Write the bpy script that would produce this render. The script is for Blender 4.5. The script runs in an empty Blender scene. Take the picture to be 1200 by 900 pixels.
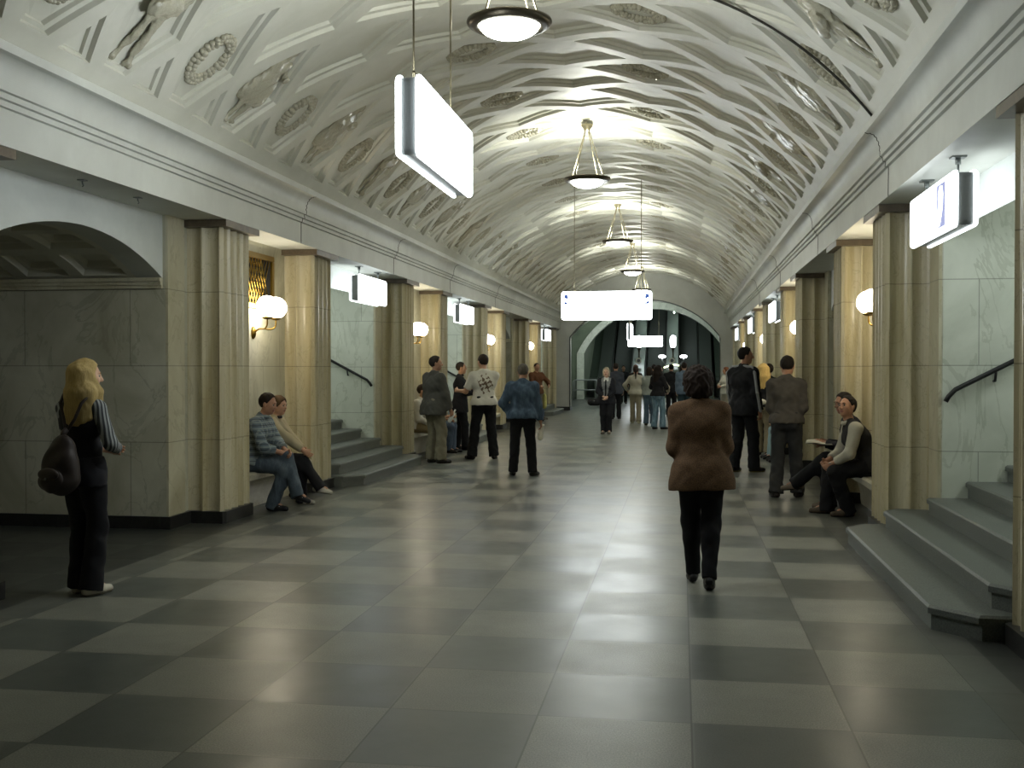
import bpy, math, random
import numpy as np
from mathutils import Vector, Matrix

random.seed(7)
rng = np.random.RandomState(11)
SC = bpy.context.scene
COL = SC.collection
R = math.radians
PI = math.pi

# ------------------------------------------------------------------ helpers
def srgb(h):
    h = h.lstrip('#')
    c = [int(h[i:i + 2], 16) / 255 for i in (0, 2, 4)]
    return tuple((x / 12.92 if x <= .04045 else ((x + .055) / 1.055) ** 2.4) for x in c) + (1.0,)

class MB:
    """collects polygons for one mesh object"""
    def __init__(self):
        self.v = []; self.f = []; self.m = []; self.s = []
    def add(self, vs, fs, mi=0, smooth=False):
        o = len(self.v)
        self.v.extend([tuple(map(float, p)) for p in vs])
        for f in fs:
            self.f.append([o + i for i in f]); self.m.append(mi); self.s.append(smooth)
        return self
    def box(self, a, b, mi=0, bev=0.0):
        x0, y0, z0 = [min(p, q) for p, q in zip(a, b)]; x1, y1, z1 = [max(p, q) for p, q in zip(a, b)]
        if bev <= 0:
            vs = [(x0, y0, z0), (x1, y0, z0), (x1, y1, z0), (x0, y1, z0), (x0, y0, z1), (x1, y0, z1), (x1, y1, z1), (x0, y1, z1)]
            return self.add(vs, [(0, 3, 2, 1), (4, 5, 6, 7), (0, 1, 5, 4), (1, 2, 6, 5), (2, 3, 7, 6), (3, 0, 4, 7)], mi)
        e = bev
        ring = [(x0 + e, y0), (x1 - e, y0), (x1, y0 + e), (x1, y1 - e), (x1 - e, y1), (x0 + e, y1), (x0, y1 - e), (x0, y0 + e)]
        inn = [(x0 + e, y0 + e), (x1 - e, y0 + e), (x1 - e, y0 + e), (x1 - e, y1 - e), (x1 - e, y1 - e), (x0 + e, y1 - e), (x0 + e, y1 - e), (x0 + e, y0 + e)]
        lv = [[(p[0], p[1], z0) for p in inn], [(p[0], p[1], z0 + e) for p in ring], [(p[0], p[1], z1 - e) for p in ring], [(p[0], p[1], z1) for p in inn]]
        vs = [p for l in lv for p in l]; fs = []
        for l in range(3):
            for i in range(8):
                j = (i + 1) % 8
                fs.append((l * 8 + i, l * 8 + j, l * 8 + 8 + j, l * 8 + 8 + i))
        fs.append((7, 5, 3, 1)); fs.append((25, 27, 29, 31))
        return self.add(vs, fs, mi)
    def prism(self, poly, d0, d1, fn, mi=0, smooth=False):
        """poly 2-D points, extruded from d0 to d1; fn(u, v, d) -> xyz"""
        n = len(poly)
        vs = [fn(u, v, d0) for u, v in poly] + [fn(u, v, d1) for u, v in poly]
        fs = [(i, (i + 1) % n, n + (i + 1) % n, n + i) for i in range(n)]
        self.add(vs, fs, mi, smooth)
        self.add(vs[:n], [tuple(range(n))[::-1]], mi); self.add(vs[n:], [tuple(range(n))], mi)
        return self
    def tube(self, pts, r, n=10, mi=0, caps=True, smooth=True):
        pts = [Vector(p) for p in pts]
        rs = r if isinstance(r, (list, tuple)) else [r] * len(pts)
        vs = []; up = None
        for i, p in enumerate(pts):
            t = (pts[min(i + 1, len(pts) - 1)] - pts[max(i - 1, 0)]).normalized()
            if up is None:
                up = Vector((0, 0, 1)) if abs(t.z) < .9 else Vector((1, 0, 0))
            a = t.cross(up).normalized(); b = a.cross(t).normalized(); up = b
            for k in range(n):
                w = 2 * PI * k / n
                vs.append(p + (a * math.cos(w) + b * math.sin(w)) * rs[i])
        fs = []
        for i in range(len(pts) - 1):
            for k in range(n):
                fs.append((i * n + k, i * n + (k + 1) % n, (i + 1) * n + (k + 1) % n, (i + 1) * n + k))
        self.add(vs, fs, mi, smooth)
        if caps:
            self.add(vs[:n], [tuple(range(n))[::-1]], mi); self.add(vs[-n:], [tuple(range(n))], mi)
        return self
    def lathe(self, prof, c=(0, 0, 0), n=32, mi=0, smooth=True, axis=None):
        """prof (r, z) pairs revolved round z through c; axis: optional 3x3 matrix"""
        vs = []
        for r, z in prof:
            for k in range(n):
                w = 2 * PI * k / n
                p = Vector((r * math.cos(w), r * math.sin(w), z))
                if axis is not None: p = axis @ p
                vs.append((p[0] + c[0], p[1] + c[1], p[2] + c[2]))
        fs = []
        for i in range(len(prof) - 1):
            for k in range(n):
                fs.append((i * n + k, i * n + (k + 1) % n, (i + 1) * n + (k + 1) % n, (i + 1) * n + k))
        return self.add(vs, fs, mi, smooth)
    def ball(self, c, r, n=24, m=14, mi=0):
        prof = [(max(1e-4, r * math.sin(PI * i / m)), -r * math.cos(PI * i / m)) for i in range(m + 1)]
        return self.lathe(prof, c, n, mi)
    def grid(self, P, mi=0, smooth=False):
        """P[i][j] points"""
        a = len(P); b = len(P[0]); vs = [q for row in P for q in row]
        return self.add(vs, [(i * b + j, i * b + j + 1, (i + 1) * b + j + 1, (i + 1) * b + j) for i in range(a - 1) for j in range(b - 1)], mi, smooth)
    def build(self, name, mats, parent=None, recalc=True):
        me = bpy.data.meshes.new(name)
        me.from_pydata(self.v, [], self.f)
        for m in (mats if isinstance(mats, (list, tuple)) else [mats]): me.materials.append(m)
        me.polygons.foreach_set('material_index', self.m)
        me.polygons.foreach_set('use_smooth', self.s)
        me.update()
        if recalc:
            import bmesh
            bm = bmesh.new(); bm.from_mesh(me)
            bmesh.ops.remove_doubles(bm, verts=bm.verts, dist=1e-5)
            bmesh.ops.recalc_face_normals(bm, faces=bm.faces)
            bm.to_mesh(me); bm.free()
        return link(name, me, parent)

def link(name, me, parent=None):
    o = bpy.data.objects.new(name, me); COL.objects.link(o)
    if parent is not None: o.parent = parent
    return o

def tag(o, label=None, cat=None, group=None, kind=None):
    if label: o['label'] = label
    if cat: o['category'] = cat
    if group: o['group'] = group
    if kind: o['kind'] = kind
    return o

def empty(name, loc, rz=0.0, label=None, cat=None, group=None, kind=None):
    o = bpy.data.objects.new(name, None); COL.objects.link(o)
    o.location = loc; o.rotation_euler = (0, 0, rz); o.empty_display_size = .1
    return tag(o, label, cat, group, kind)

def copy_tree(o, parent=None):
    c = o.copy(); COL.objects.link(c); c.parent = parent
    for ch in list(o.children): copy_tree(ch, c)
    return c

# ------------------------------------------------------------------ materials
class NT:
    def __init__(self, name):
        self.mat = bpy.data.materials.new(name); self.mat.use_nodes = True
        self.t = self.mat.node_tree; self.t.nodes.clear()
        self.out = self.t.nodes.new('ShaderNodeOutputMaterial')
    def n(self, typ, **kw):
        o = self.t.nodes.new('ShaderNode' + typ)
        for k, v in kw.items(): setattr(o, k, v)
        return o
    def l(self, a, b): self.t.links.new(a, b)
    def math(self, op, a, b=None, c=None):
        o = self.n('Math', operation=op)
        for i, x in enumerate((a, b, c)):
            if x is None: continue
            if isinstance(x, (int, float)): o.inputs[i].default_value = x
            else: self.l(x, o.inputs[i])
        return o.outputs[0]
    def mix(self, fac, a, b, mode='MIX'):
        o = self.n('MixRGB', blend_type=mode)
        for i, x in enumerate((fac, a, b)):
            if isinstance(x, (int, float)): o.inputs[i].default_value = x
            elif isinstance(x, tuple): o.inputs[i].default_value = x
            else: self.l(x, o.inputs[i])
        return o.outputs[0]
    def pos(self): 
        g = self.n('NewGeometry'); return g.outputs['Position']
    def objco(self):
        return self.n('TexCoord').outputs['Object']
    def sep(self, v):
        o = self.n('SeparateXYZ'); self.l(v, o.inputs[0]); return o.outputs
    def comb(self, x, y, z):
        o = self.n('CombineXYZ')
        for i, q in enumerate((x, y, z)):
            if isinstance(q, (int, float)): o.inputs[i].default_value = q
            else: self.l(q, o.inputs[i])
        return o.outputs[0]
    def scale(self, v, s):
        o = self.n('Mapping'); o.inputs['Scale'].default_value = s; self.l(v, o.inputs[0]); return o.outputs[0]
    def noise(self, v, sc, det=4, rough=.55, dist=0.0):
        o = self.n('TexNoise'); o.inputs['Scale'].default_value = sc; o.inputs['Detail'].default_value = det
        o.inputs['Roughness'].default_value = rough; o.inputs['Distortion'].default_value = dist
        if v is not None: self.l(v, o.inputs['Vector'])
        return o.outputs[0]
    def ramp(self, f, stops):
        o = self.n('ValToRGB'); e = o.color_ramp.elements
        while len(e) < len(stops): e.new(.5)
        for i, (p, c) in enumerate(stops):
            e[i].position = p; e[i].color = c if isinstance(c, tuple) else (c, c, c, 1)
        self.l(f, o.inputs[0]); return o.outputs[0]
    def band(self, x, w):
        """1 where fract(x) is within w of an integer"""
        f = self.math('FRACT', x)
        d = self.math('MINIMUM', f, self.math('SUBTRACT', 1.0, f))
        return self.math('LESS_THAN', d, w)
    def finish(self, color, rough=.5, metal=0.0, bump=None, bstr=.2, spec=.5, emit=None, estr=0.0, bdist=.01, coat=0.0):
        p = self.n('BsdfPrincipled')
        for k, x in (('Base Color', color), ('Roughness', rough), ('Metallic', metal), ('Specular IOR Level', spec), ('Coat Weight', coat)):
            if isinstance(x, (int, float, tuple)): p.inputs[k].default_value = x
            else: self.l(x, p.inputs[k])
        if emit is not None:
            p.inputs['Emission Color'].default_value = emit; p.inputs['Emission Strength'].default_value = estr
        if bump is not None:
            b = self.n('Bump'); b.inputs['Strength'].default_value = bstr; b.inputs['Distance'].default_value = bdist
            self.l(bump, b.inputs['Height']); self.l(b.outputs[0], p.inputs['Normal'])
        self.l(p.outputs[0], self.out.inputs[0])
        return self.mat

def plain(name, hexc, rough=.5, metal=0.0, var=.12, sc=30, bstr=.05, spec=.5):
    t = NT(name); c = srgb(hexc)
    nz = t.noise(t.objco(), sc, 4)
    dark = tuple(x * (1 - var) for x in c[:3]) + (1,); lite = tuple(min(1, x * (1 + var)) for x in c[:3]) + (1,)
    return t.finish(t.mix(nz, dark, lite), rough, metal, nz, bstr, spec)

def emitter(name, rgb, strength):
    t = NT(name)
    return t.finish((.8, .8, .8, 1), .4, emit=tuple(rgb) + (1,), estr=strength)

def marble(name, c1, c2, vein, joints=True, vert=True, rough=.3, sc=2.2, stretch=.3, jdark=.45, vein_w=.014, z0=.10, dz=.765, vein_a=.5):
    t = NT(name); p = t.pos()
    q = t.scale(p, (1, 1, stretch))
    a = t.noise(q, sc, 7, .6, .8)
    b = t.noise(q, sc * 3.1, 5, .6, .3)
    col = t.ramp(a, [(.30, srgb(c1)), (.70, srgb(c2))])
    col = t.mix(t.math('MULTIPLY', t.math('SUBTRACT', b, .35), .5), col, srgb(c1))
    v = t.noise(t.scale(p, (1, 1, .6)), sc * .9, 6, .55, 1.6)
    vm = t.math('LESS_THAN', t.math('ABSOLUTE', t.math('SUBTRACT', v, .5)), vein_w)
    vm = t.math('MULTIPLY', vm, t.math('MULTIPLY', b, vein_a))
    col = t.mix(vm, col, srgb(vein))
    if joints:
        x, y, z = t.sep(p)
        zr = t.math('DIVIDE', t.math('SUBTRACT', z, z0), dz)
        m = t.band(zr, .006)
        if vert:
            row = t.math('FLOOR', zr)
            h = t.math('ADD', t.math('DIVIDE', t.math('ADD', x, y), 1.15), t.math('MULTIPLY', t.math('MODULO', row, 2.0), .47))
            m = t.math('MAXIMUM', m, t.band(h, .004))
            rnd = t.n('TexWhiteNoise'); t.l(t.comb(t.math('FLOOR', h), row, 0.0), rnd.inputs['Vector'])
            col = t.mix(t.math('MULTIPLY', rnd.outputs[0], .25), col, srgb(c1))
        col = t.mix(t.math('MULTIPLY', m, jdark), col, (.02, .018, .012, 1))
    return t.finish(col, rough, bump=a, bstr=.03)

M = {}
M['column'] = marble('warm_veined_marble', '#a2956f', '#cdc6ac', '#756848', vert=False, rough=.28, sc=4.2, stretch=.07, vein_w=.010, vein_a=.45)
M['wall'] = marble('pale_wall_marble', '#a09c86', '#c9c8b6', '#6d6c58', rough=.3, sc=1.6, stretch=.7)
M['pilaster'] = marble('cream_pilaster_marble', '#a79f82', '#cdc9b2', '#857a5c', vert=False, rough=.28, sc=1.8, stretch=.5)
M['stairwall'] = marble('greenish_white_marble', '#b3b9ab', '#d2d6c9', '#7d846c', rough=.3, sc=1.5, stretch=.8)
M['capital'] = marble('brown_capital_stone', '#4a4034', '#6a5d4a', '#2f281f', joints=False, rough=.4, sc=5, stretch=1)
M['plinth'] = marble('black_plinth_stone', '#1b1b1a', '#2b2b29', '#3c3c38', joints=False, rough=.35, sc=6, stretch=1)
M['bench'] = marble('white_bench_marble', '#a7a18c', '#c9c5b3', '#7a735e', joints=False, rough=.3, sc=4, stretch=1)

def m_plaster(name, c1, c2, rough=.55):
    t = NT(name); p = t.pos()
    a = t.noise(p, 1.1, 6, .6, .4); b = t.noise(p, 9, 5, .6)
    col = t.mix(t.math('MULTIPLY', t.math('SUBTRACT', b, .3), .6), t.ramp(a, [(.35, srgb(c1)), (.65, srgb(c2))]), srgb(c1))
    return t.finish(col, rough, bump=b, bstr=.06)
M['vault'] = m_plaster('cream_vault_plaster', '#c0bfb2', '#d0cfc4', .45)
M['cornice'] = m_plaster('grey_cornice_plaster', '#b9bab3', '#caccc5', .5)
M['soffit'] = m_plaster('white_soffit_plaster', '#b6bab6', '#c8ccc7', .5)
M['glaze'] = plain('glazed_cream_porcelain', '#a9a593', .16, 0, .25, 60, .3)
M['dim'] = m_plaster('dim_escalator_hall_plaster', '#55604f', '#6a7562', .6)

def m_floor():
    t = NT('checkered_granite_floor'); p = t.pos(); x, y, z = t.sep(p)
    gx = t.math('DIVIDE', t.math('SUBTRACT', x, .05), .70); gy = t.math('DIVIDE', t.math('SUBTRACT', y, 7.0), .70)
    ix = t.math('FLOOR', gx); iy = t.math('FLOOR', gy)
    par = t.math('ABSOLUTE', t.math('MODULO', t.math('ADD', ix, iy), 2.0))
    rnd = t.n('TexWhiteNoise'); t.l(t.comb(ix, iy, 0.0), rnd.inputs['Vector'])
    spk = t.noise(p, 130, 2, .7); mott = t.noise(p, 3.0, 6, .65); fine = t.noise(p, 320, 1, .5)
    lite = t.mix(t.ramp(spk, [(.38, 0.0), (.62, 1.0)]), srgb('#6c6d66'), srgb('#8d8d82'))
    dark = t.mix(t.ramp(spk, [(.35, 0.0), (.65, 1.0)]), srgb('#4a4e4a'), srgb('#5d615c'))
    # reflections along mid-hall painted into the colour: dark squares there fade to mid grey
    mid = t.math('SUBTRACT', 1.0, t.math('MINIMUM', 1.0, t.math('ABSOLUTE', t.math('DIVIDE', t.math('ADD', x, .65), .75))))
    mid = t.math('GREATER_THAN', mid, .05)
    dark = t.mix(t.math('MULTIPLY', mid, .6), dark, srgb('#6c706a'))
    dark = t.mix(t.math('MULTIPLY', rnd.outputs[0], .35), dark, srgb('#5a5d58'))
    lite = t.mix(t.math('MULTIPLY', rnd.outputs[0], .30), lite, srgb('#5c5d56'))
    col = t.mix(par, dark, lite)
    w = t.math('ABSOLUTE', t.math('ADD', x, 1.39))
    band = t.math('MULTIPLY', t.math('GREATER_THAN', w, 2.835), t.math('LESS_THAN', w, 3.06))
    col = t.mix(band, col, t.mix(spk, srgb('#50524d'), srgb('#6a6b64')))
    outer = t.math('GREATER_THAN', w, 3.06)
    col = t.mix(outer, col, t.mix(spk, srgb('#2b2d2b'), srgb('#3c3e3a')))
    col = t.mix(t.math('MULTIPLY', t.math('SUBTRACT', mott, .42), .45), col, srgb('#3e403a'))
    j = t.math('MAXIMUM', t.band(gx, .006), t.band(gy, .004))
    j = t.math('MULTIPLY', j, t.math('LESS_THAN', w, 2.84))
    col = t.mix(t.math('MULTIPLY', j, .65), col, (.012, .012, .011, 1))
    rough = t.math('ADD', t.math('MULTIPLY', mott, .16), t.math('ADD', .23, t.math('MULTIPLY', par, .05)))
    h = t.math('SUBTRACT', t.math('MULTIPLY', fine, .25), j)
    return t.finish(col, rough, bump=h, bstr=.08, spec=.5, bdist=.004)
M['floor'] = m_floor()

def m_granite(name, a, b, rough=.45):
    t = NT(name); p = t.pos()
    s = t.noise(p, 110, 3, .7); g = t.noise(p, 3, 5, .6)
    col = t.mix(t.ramp(s, [(.35, 0.0), (.65, 1.0)]), srgb(a), srgb(b))
    col = t.mix(t.math('MULTIPLY', g, .4), col, srgb(a))
    return t.finish(col, rough, bump=s, bstr=.05)
M['step'] = m_granite('grey_step_granite', '#50544f', '#6c706a', .55)
M['brass'] = plain('dull_brass', '#8f7436', .3, 1.0, .15, 40)
M['bronze'] = plain('dark_bronze', '#4a4438', .35, .8, .15, 40)
M['rod'] = plain('bronze_rod', '#8a8268', .35, .7, .1, 40)
M['black'] = plain('black_paint', '#131313', .35, .1, .2, 40)
M['signframe'] = plain('grey_sign_metal', '#8c9090', .4, .3, .08, 30)
M['steel'] = plain('steel', '#7d8280', .35, .8, .1, 40)
M['dark'] = plain('dark_void', '#0c0d0c', .8, 0, .2, 10)
M['seam'] = plain('dark_seam', '#33312b', .8, 0, .2, 10)
M['globe'] = emitter('lit_opal_globe', (1.0, .89, .68), 13.0)
M['bowl'] = emitter('lit_opal_bowl', (.98, 1.0, .91), 13.0)
M['panel'] = emitter('lit_sign_panel', (.90, .97, 1.0), 6.5)
M['panel_small'] = emitter('lit_side_sign_panel', (.90, .97, 1.0), 2.0)
M['torch'] = emitter('lit_torch_lamp', (.92, .97, 1.0), 7.0)
M['tube_dim'] = emitter('lit_dim_tube', (.80, 1.0, .86), 13.0)
M['tube'] = emitter('lit_tube', (.93, 1.0, .94), 62.0)
def m_mark():
    t = NT('pale_blue_sign_print')
    return t.finish((.02, .03, .08, 1), .6, emit=(.05, .11, .38, 1), estr=.5)
M['mark'] = m_mark()
def m_faint():
    t = NT('faint_sign_print')
    return t.finish((.1, .1, .1, 1), .6, emit=(.34, .38, .70, 1), estr=.42)
M['faint'] = m_faint()
# ------------------------------------------------------------------ the hall: measurements in metres
CX = -1.39                       # centre plane of the hall
HW_SPRING, Z_SPRING, Z_CROWN = 3.05, 3.78, 5.25
RV = (HW_SPRING ** 2 + (Z_CROWN - Z_SPRING) ** 2) / (2 * (Z_CROWN - Z_SPRING))
ZC = Z_CROWN - RV
W_BEAM, W_COL, W_WALL = 3.20, 3.28, 3.68
Z_SOFFIT = 3.13
PITCH = 7.35
PYL = [4.90 + PITCH * k for k in range(6)]
def pyl(sd, i): return PYL[i] if i else (5.08 if sd == -1 else 4.84)       # pylon centres 4.9 ... 41.65
OPEN = [8.575 + PITCH * k for k in range(5)]     # openings between them
Y_BACK, Y_END = -5.0, 41.3
SIDES = {-1: 'left', 1: 'right'}
def X(side, w): return CX + side * w
ORD = ['nearest', 'second', 'third', 'fourth', 'fifth', 'sixth', 'seventh', 'eighth', 'ninth', 'tenth', 'eleventh', 'twelfth']
STAIR = {(-1, 1), (-1, 2), (-1, 4), (1, 0), (1, 2), (1, 3), (1, 4)}     # (side, opening): stairs; the others are level passages
SIGNED = {(-1, 1), (-1, 2), (-1, 4), (1, 0), (1, 2), (1, 3), (1, 4)}

# floor
MB().box((-16, Y_BACK, -.2), (13, 75, 0)).build('floor', M['floor']); tag(bpy.data.objects['floor'], kind='structure')

# ---- vault with sunk rhombic coffers
PC_Y, Q = 1.05, .955
Y_HALF0 = 7.78
def vault_pt(s, y, d):
    a = s / RV; r = RV + d
    return (CX + r * math.sin(a), y, ZC + r * math.cos(a))
S_LIM = 3.40
S_MAX = RV * math.asin(HW_SPRING / RV)
def clip(poly, lim, sign):
    out = []
    for i in range(len(poly)):
        p, q = poly[i], poly[(i + 1) % len(poly)]
        ip = sign * p[0] <= lim; iq = sign * q[0] <= lim
        if ip: out.append(p)
        if ip != iq:
            t = (sign * lim - p[0]) / (q[0] - p[0]); out.append((sign * lim, p[1] + t * (q[1] - p[1])))
    return out
def build_vault():
    mb = MB()
    n = 6
    prof = [(1.0, 0), (.80, 0), (.765, .036), (.66, .036), (.63, .066), (.35, .066), (.02, .066)]
    tri = [(1.0, 0), (.86, 0), (.83, .036), (.72, .036), (.70, .06), (.66, .06)]
    for row in range(-4, 5):
        s0 = row * Q; sg = 1 if row > 0 else -1
        half = row % 2 != 0
        k0 = int((Y_BACK - Y_HALF0) / PC_Y) - 1
        for k in range(k0, 35):
            yc = Y_HALF0 + PC_Y * k + (0 if half else -PC_Y / 2)
            if yc > Y_END + .6: continue
            rings = []
            pf = tri if abs(row) == 4 else prof
            for d, dep in pf:
                rh = [(s0 + Q * d, yc), (s0, yc + PC_Y / 2 * d), (s0 - Q * d, yc), (s0, yc - PC_Y / 2 * d)]
                if abs(row) >= 3:
                    lim = S_LIM - (1 - d) * (.16 if abs(row) == 4 else .30)
                    rh = clip(rh, lim, sg)
                    if len(rh) < 3: break
                # start every ring at the same corner so that rings match
                j = min(range(len(rh)), key=lambda i: (rh[i][1], rh[i][0]))
                rh = rh[j:] + rh[:j]
                rings.append((rh, dep))
            m = min(len(r[0]) for r in rings)
            rings = [r for r in rings if len(r[0]) == len(rings[0][0])]
            vs = []; cnt = len(rings[0][0]) * n
            for rh, dep in rings:
                for i in range(len(rh)):
                    p, q = rh[i], rh[(i + 1) % len(rh)]
                    for t in range(n):
                        u = t / n
                        vs.append(vault_pt(p[0] + (q[0] - p[0]) * u, p[1] + (q[1] - p[1]) * u, dep))
            fs = []
            for r in range(len(rings) - 1):
                for i in range(cnt):
                    j = (i + 1) % cnt
                    fs.append((r * cnt + i, r * cnt + j, (r + 1) * cnt + j, (r + 1) * cnt + i))
            b = (len(rings) - 1) * cnt
            fs.append(tuple(b + i for i in range(cnt)))
            mb.add(vs, fs)
    for sg in (-1, 1):          # plain border above the cornice, and the back skin that closes the vault
        mb.grid([[vault_pt(sg * s, y, 0) for y in (Y_BACK, Y_END)] for s in (S_LIM, S_MAX + .05)])
    mb.grid([[vault_pt(s, y, .2) for y in (Y_BACK, Y_END + .7)] for s in np.linspace(-S_MAX - .1, S_MAX + .1, 40)])
    return mb.build('ceiling', M['vault'])
ceiling = tag(build_vault(), kind='structure')

# ---- cornices / entablature beams along both sides
def beam_profile():
    p = [(3.75, 3.13), (3.20, 3.13), (3.20, 3.385), (3.175, 3.39), (3.175, 3.43), (3.15, 3.435), (3.15, 3.475), (3.125, 3.48), (3.125, 3.52)]
    for i in range(1, 17):       # hollow of the cove
        a = i / 16 * PI / 2
        p.append((3.125 - .10 * (1 - math.cos(a)), 3.52 + .165 * math.sin(a)))
    p += [(2.995, 3.69), (2.985, 3.745), (3.01, 3.76), (3.06, 3.775), (3.75, 3.80)]
    return p
for n, sd in enumerate((-1, 1)):
    mb = MB(); prof = beam_profile()
    mb.prism(prof, Y_BACK, Y_END, lambda u, v, d: (X(sd, u), d, v))
    cor = tag(mb.build('trim_%d' % (n + 1), M['cornice']), kind='structure')
    sm = MB()
    for ys in ([9.95, 14.9, 20.4, 25.7] if sd == 1 else [5.2, 12.6, 16.9, 21.2, 26.5]):       # cracked joints between the cornice stones
        pts = [(u, v) for u, v in prof[1:-4]]
        jig = [ys + .02 * math.sin(i * 2.1 + ys) - .03 * (v - 3.13) / .6 for i, (u, v) in enumerate(pts)]
        sm.tube([(X(sd, u - .001), j, v) for (u, v), j in zip(pts, jig)], .0045, 5)
    sm.build('joint_crack', M['seam'], cor)

# ---- walls: one pylon after another, the arched head of every opening, its inner room
def arch_pts(half, zs, zc, n=18):
    rise = zc - zs; r = (half * half + rise * rise) / (2 * rise); a = math.asin(half / r)
    return [(-r * math.sin(a - 2 * a * i / n), zc - r + r * math.cos(a - 2 * a * i / n)) for i in range(n + 1)]
HALF_OPEN = PITCH / 2 - 2.20      # 1.475
Z_SPR, Z_ARC = 2.50, 2.84
DEPTH = {True: 8.2, False: 9.0}
def build_wall(sd):
    mb = MB()
    for i in range(6):
        yc = pyl(sd, i)
        y0, y1 = yc - 2.2, min(yc + 2.2, Y_END)
        mb.box((X(sd, W_WALL), y0, 0), (X(sd, 9.2), y1, 3.16), 0)
        # pilaster strips with a shallow margin either side of the pylon
        for ys in (y0, yc + 2.2 - .36):
            if ys + .36 <= Y_END: mb.box((X(sd, W_WALL - .025), ys, 0), (X(sd, W_WALL), ys + .36, 3.13), 1)
    # behind the camera the wall simply runs on
    mb.box((X(sd, W_WALL), Y_BACK, 0), (X(sd, 9.2), PYL[0] - PITCH + 2.2, 3.16), 0)
    for k, yo in enumerate([OPEN[0] - PITCH] + OPEN):
        st = (sd, k - 1) in STAIR
        ap = arch_pts(HALF_OPEN, Z_SPR, Z_ARC)
        poly = [(yo + u, v) for u, v in ap] + [(yo + HALF_OPEN, 3.16), (yo - HALF_OPEN, 3.16)]
        dep = W_WALL + .30
        if not st: mb.prism(poly, W_WALL + .03, dep, lambda u, v, d: (X(sd, d), u, v), 2)
        if st:      # ceiling climbs over the flight
            w0, w1 = W_WALL + .03, 8.2
            a = [(w0, 2.79), (w1, 2.79 + (w1 - w0) * .50), (w1, 3.05 + (w1 - w0) * .50), (w0, 3.16)]
            mb.prism(a, yo - HALF_OPEN - .1, yo + HALF_OPEN + .1, lambda u, v, d: (X(sd, u), d, v), 2)
            mb.box((X(sd, 3.72), yo - HALF_OPEN - .2, 3.0), (X(sd, 8.4), yo - HALF_OPEN + .004, 5.6), 4)
            for sg in (-1, 1): mb.box((X(sd, 3.69), yo + sg * (HALF_OPEN + .05), 0), (X(sd, 8.3), yo + sg * (HALF_OPEN - .004), 3.0), 4)
            mb.box((X(sd, 3.72), yo + HALF_OPEN - .004, 3.0), (X(sd, 8.4), yo + HALF_OPEN + .2, 5.6), 4)
            mb.box((X(sd, 8.2), yo - HALF_OPEN - .2, 0), (X(sd, 8.5), yo + HALF_OPEN + .2, 5.6), 0)
        else:       # coffered barrel over the level passage
            nseg, nw = 5, 8
            th = arch_pts(HALF_OPEN, Z_SPR, Z_ARC, nseg * 6)
            w0, w1 = dep, 8.9
            cw = (w1 - w0) / nw
            for a in range(nseg):
                for b in range(nw):
                    def pt(t, w, d):
                        q = t * nseg * 6; i0 = min(int(q), nseg * 6 - 1); f = q - i0
                        u = th[i0][0] * (1 - f) + th[i0 + 1][0] * f; v = th[i0][1] * (1 - f) + th[i0 + 1][1] * f
                        return (X(sd, w), yo + u, v + d)
                    t0, t1 = a / nseg, (a + 1) / nseg; ww0, ww1 = w0 + b * cw, w0 + (b + 1) * cw
                    rings = []
                    for e, d in ((0, 0), (.12, 0), (.17, .05), (.24, .05), (.28, .10)):
                        tt0, tt1 = t0 + (t1 - t0) * e, t1 - (t1 - t0) * e
                        a0, a1 = ww0 + cw * e, ww1 - cw * e
                        r = []
                        for i in range(6): r.append(pt(tt0 + (tt1 - tt0) * i / 6, a0, d))
                        for i in range(6): r.append(pt(tt1, a0 + (a1 - a0) * i / 6, d))
                        for i in range(6): r.append(pt(tt1 - (tt1 - tt0) * i / 6, a1, d))
                        for i in range(6): r.append(pt(tt0, a1 - (a1 - a0) * i / 6, d))
                        rings.append(r)
                    vs = [p for r in rings for p in r]; fs = []
                    for r in range(4):
                        for i in range(24):
                            fs.append((r * 24 + i, r * 24 + (i + 1) % 24, r * 24 + 24 + (i + 1) % 24, r * 24 + 24 + i))
                    fs.append(tuple(range(96, 120)))
                    mb.add(vs, fs, 3)
            mb.box((X(sd, dep), yo - HALF_OPEN, 3.0), (X(sd, 9.2), yo + HALF_OPEN, 3.2), 2)
            mb.box((X(sd, 8.9), yo - HALF_OPEN, 0), (X(sd, 9.2), yo + HALF_OPEN, 3.2), 0)
    return tag(mb.build('wall_' + SIDES[sd], [M['wall'], M['pilaster'], M['soffit'], M['vault'], M['stairwall']]), kind='structure')
walls = {sd: build_wall(sd) for sd in (-1, 1)}

# string courses in the passages (mouldings at the springing) and plinths round every pylon
tn = 3
for sd in (-1, 1):
    mb = MB(); bb = MB()
    for k, yo in enumerate(OPEN):
        if (sd, k) not in STAIR:
            for sg in (-1, 1):
                y = yo + sg * HALF_OPEN
                for z0, z1, e in ((2.40, 2.435, .025), (2.435, 2.47, .045), (2.47, 2.505, .065)):
                    mb.box((X(sd, W_WALL + .03), y, z0), (X(sd, 8.9), y - sg * e, z1))
                bb.box((X(sd, W_WALL + .051), y, 0), (X(sd, 8.9), y - sg * .03, .125))
    for i in range(6):
        yc = pyl(sd, i)
        y0, y1 = yc - 2.2 - .03, min(yc + 2.2 + .03, Y_END)
        bb.box((X(sd, W_WALL - .055), y0, 0), (X(sd, W_WALL + .05), y1, .125))
    tag(mb.build('trim_%d' % tn, M['pilaster']), kind='structure'); tn += 1
    tag(bb.build('baseboard_' + SIDES[sd], M['plinth']), kind='structure')

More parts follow.
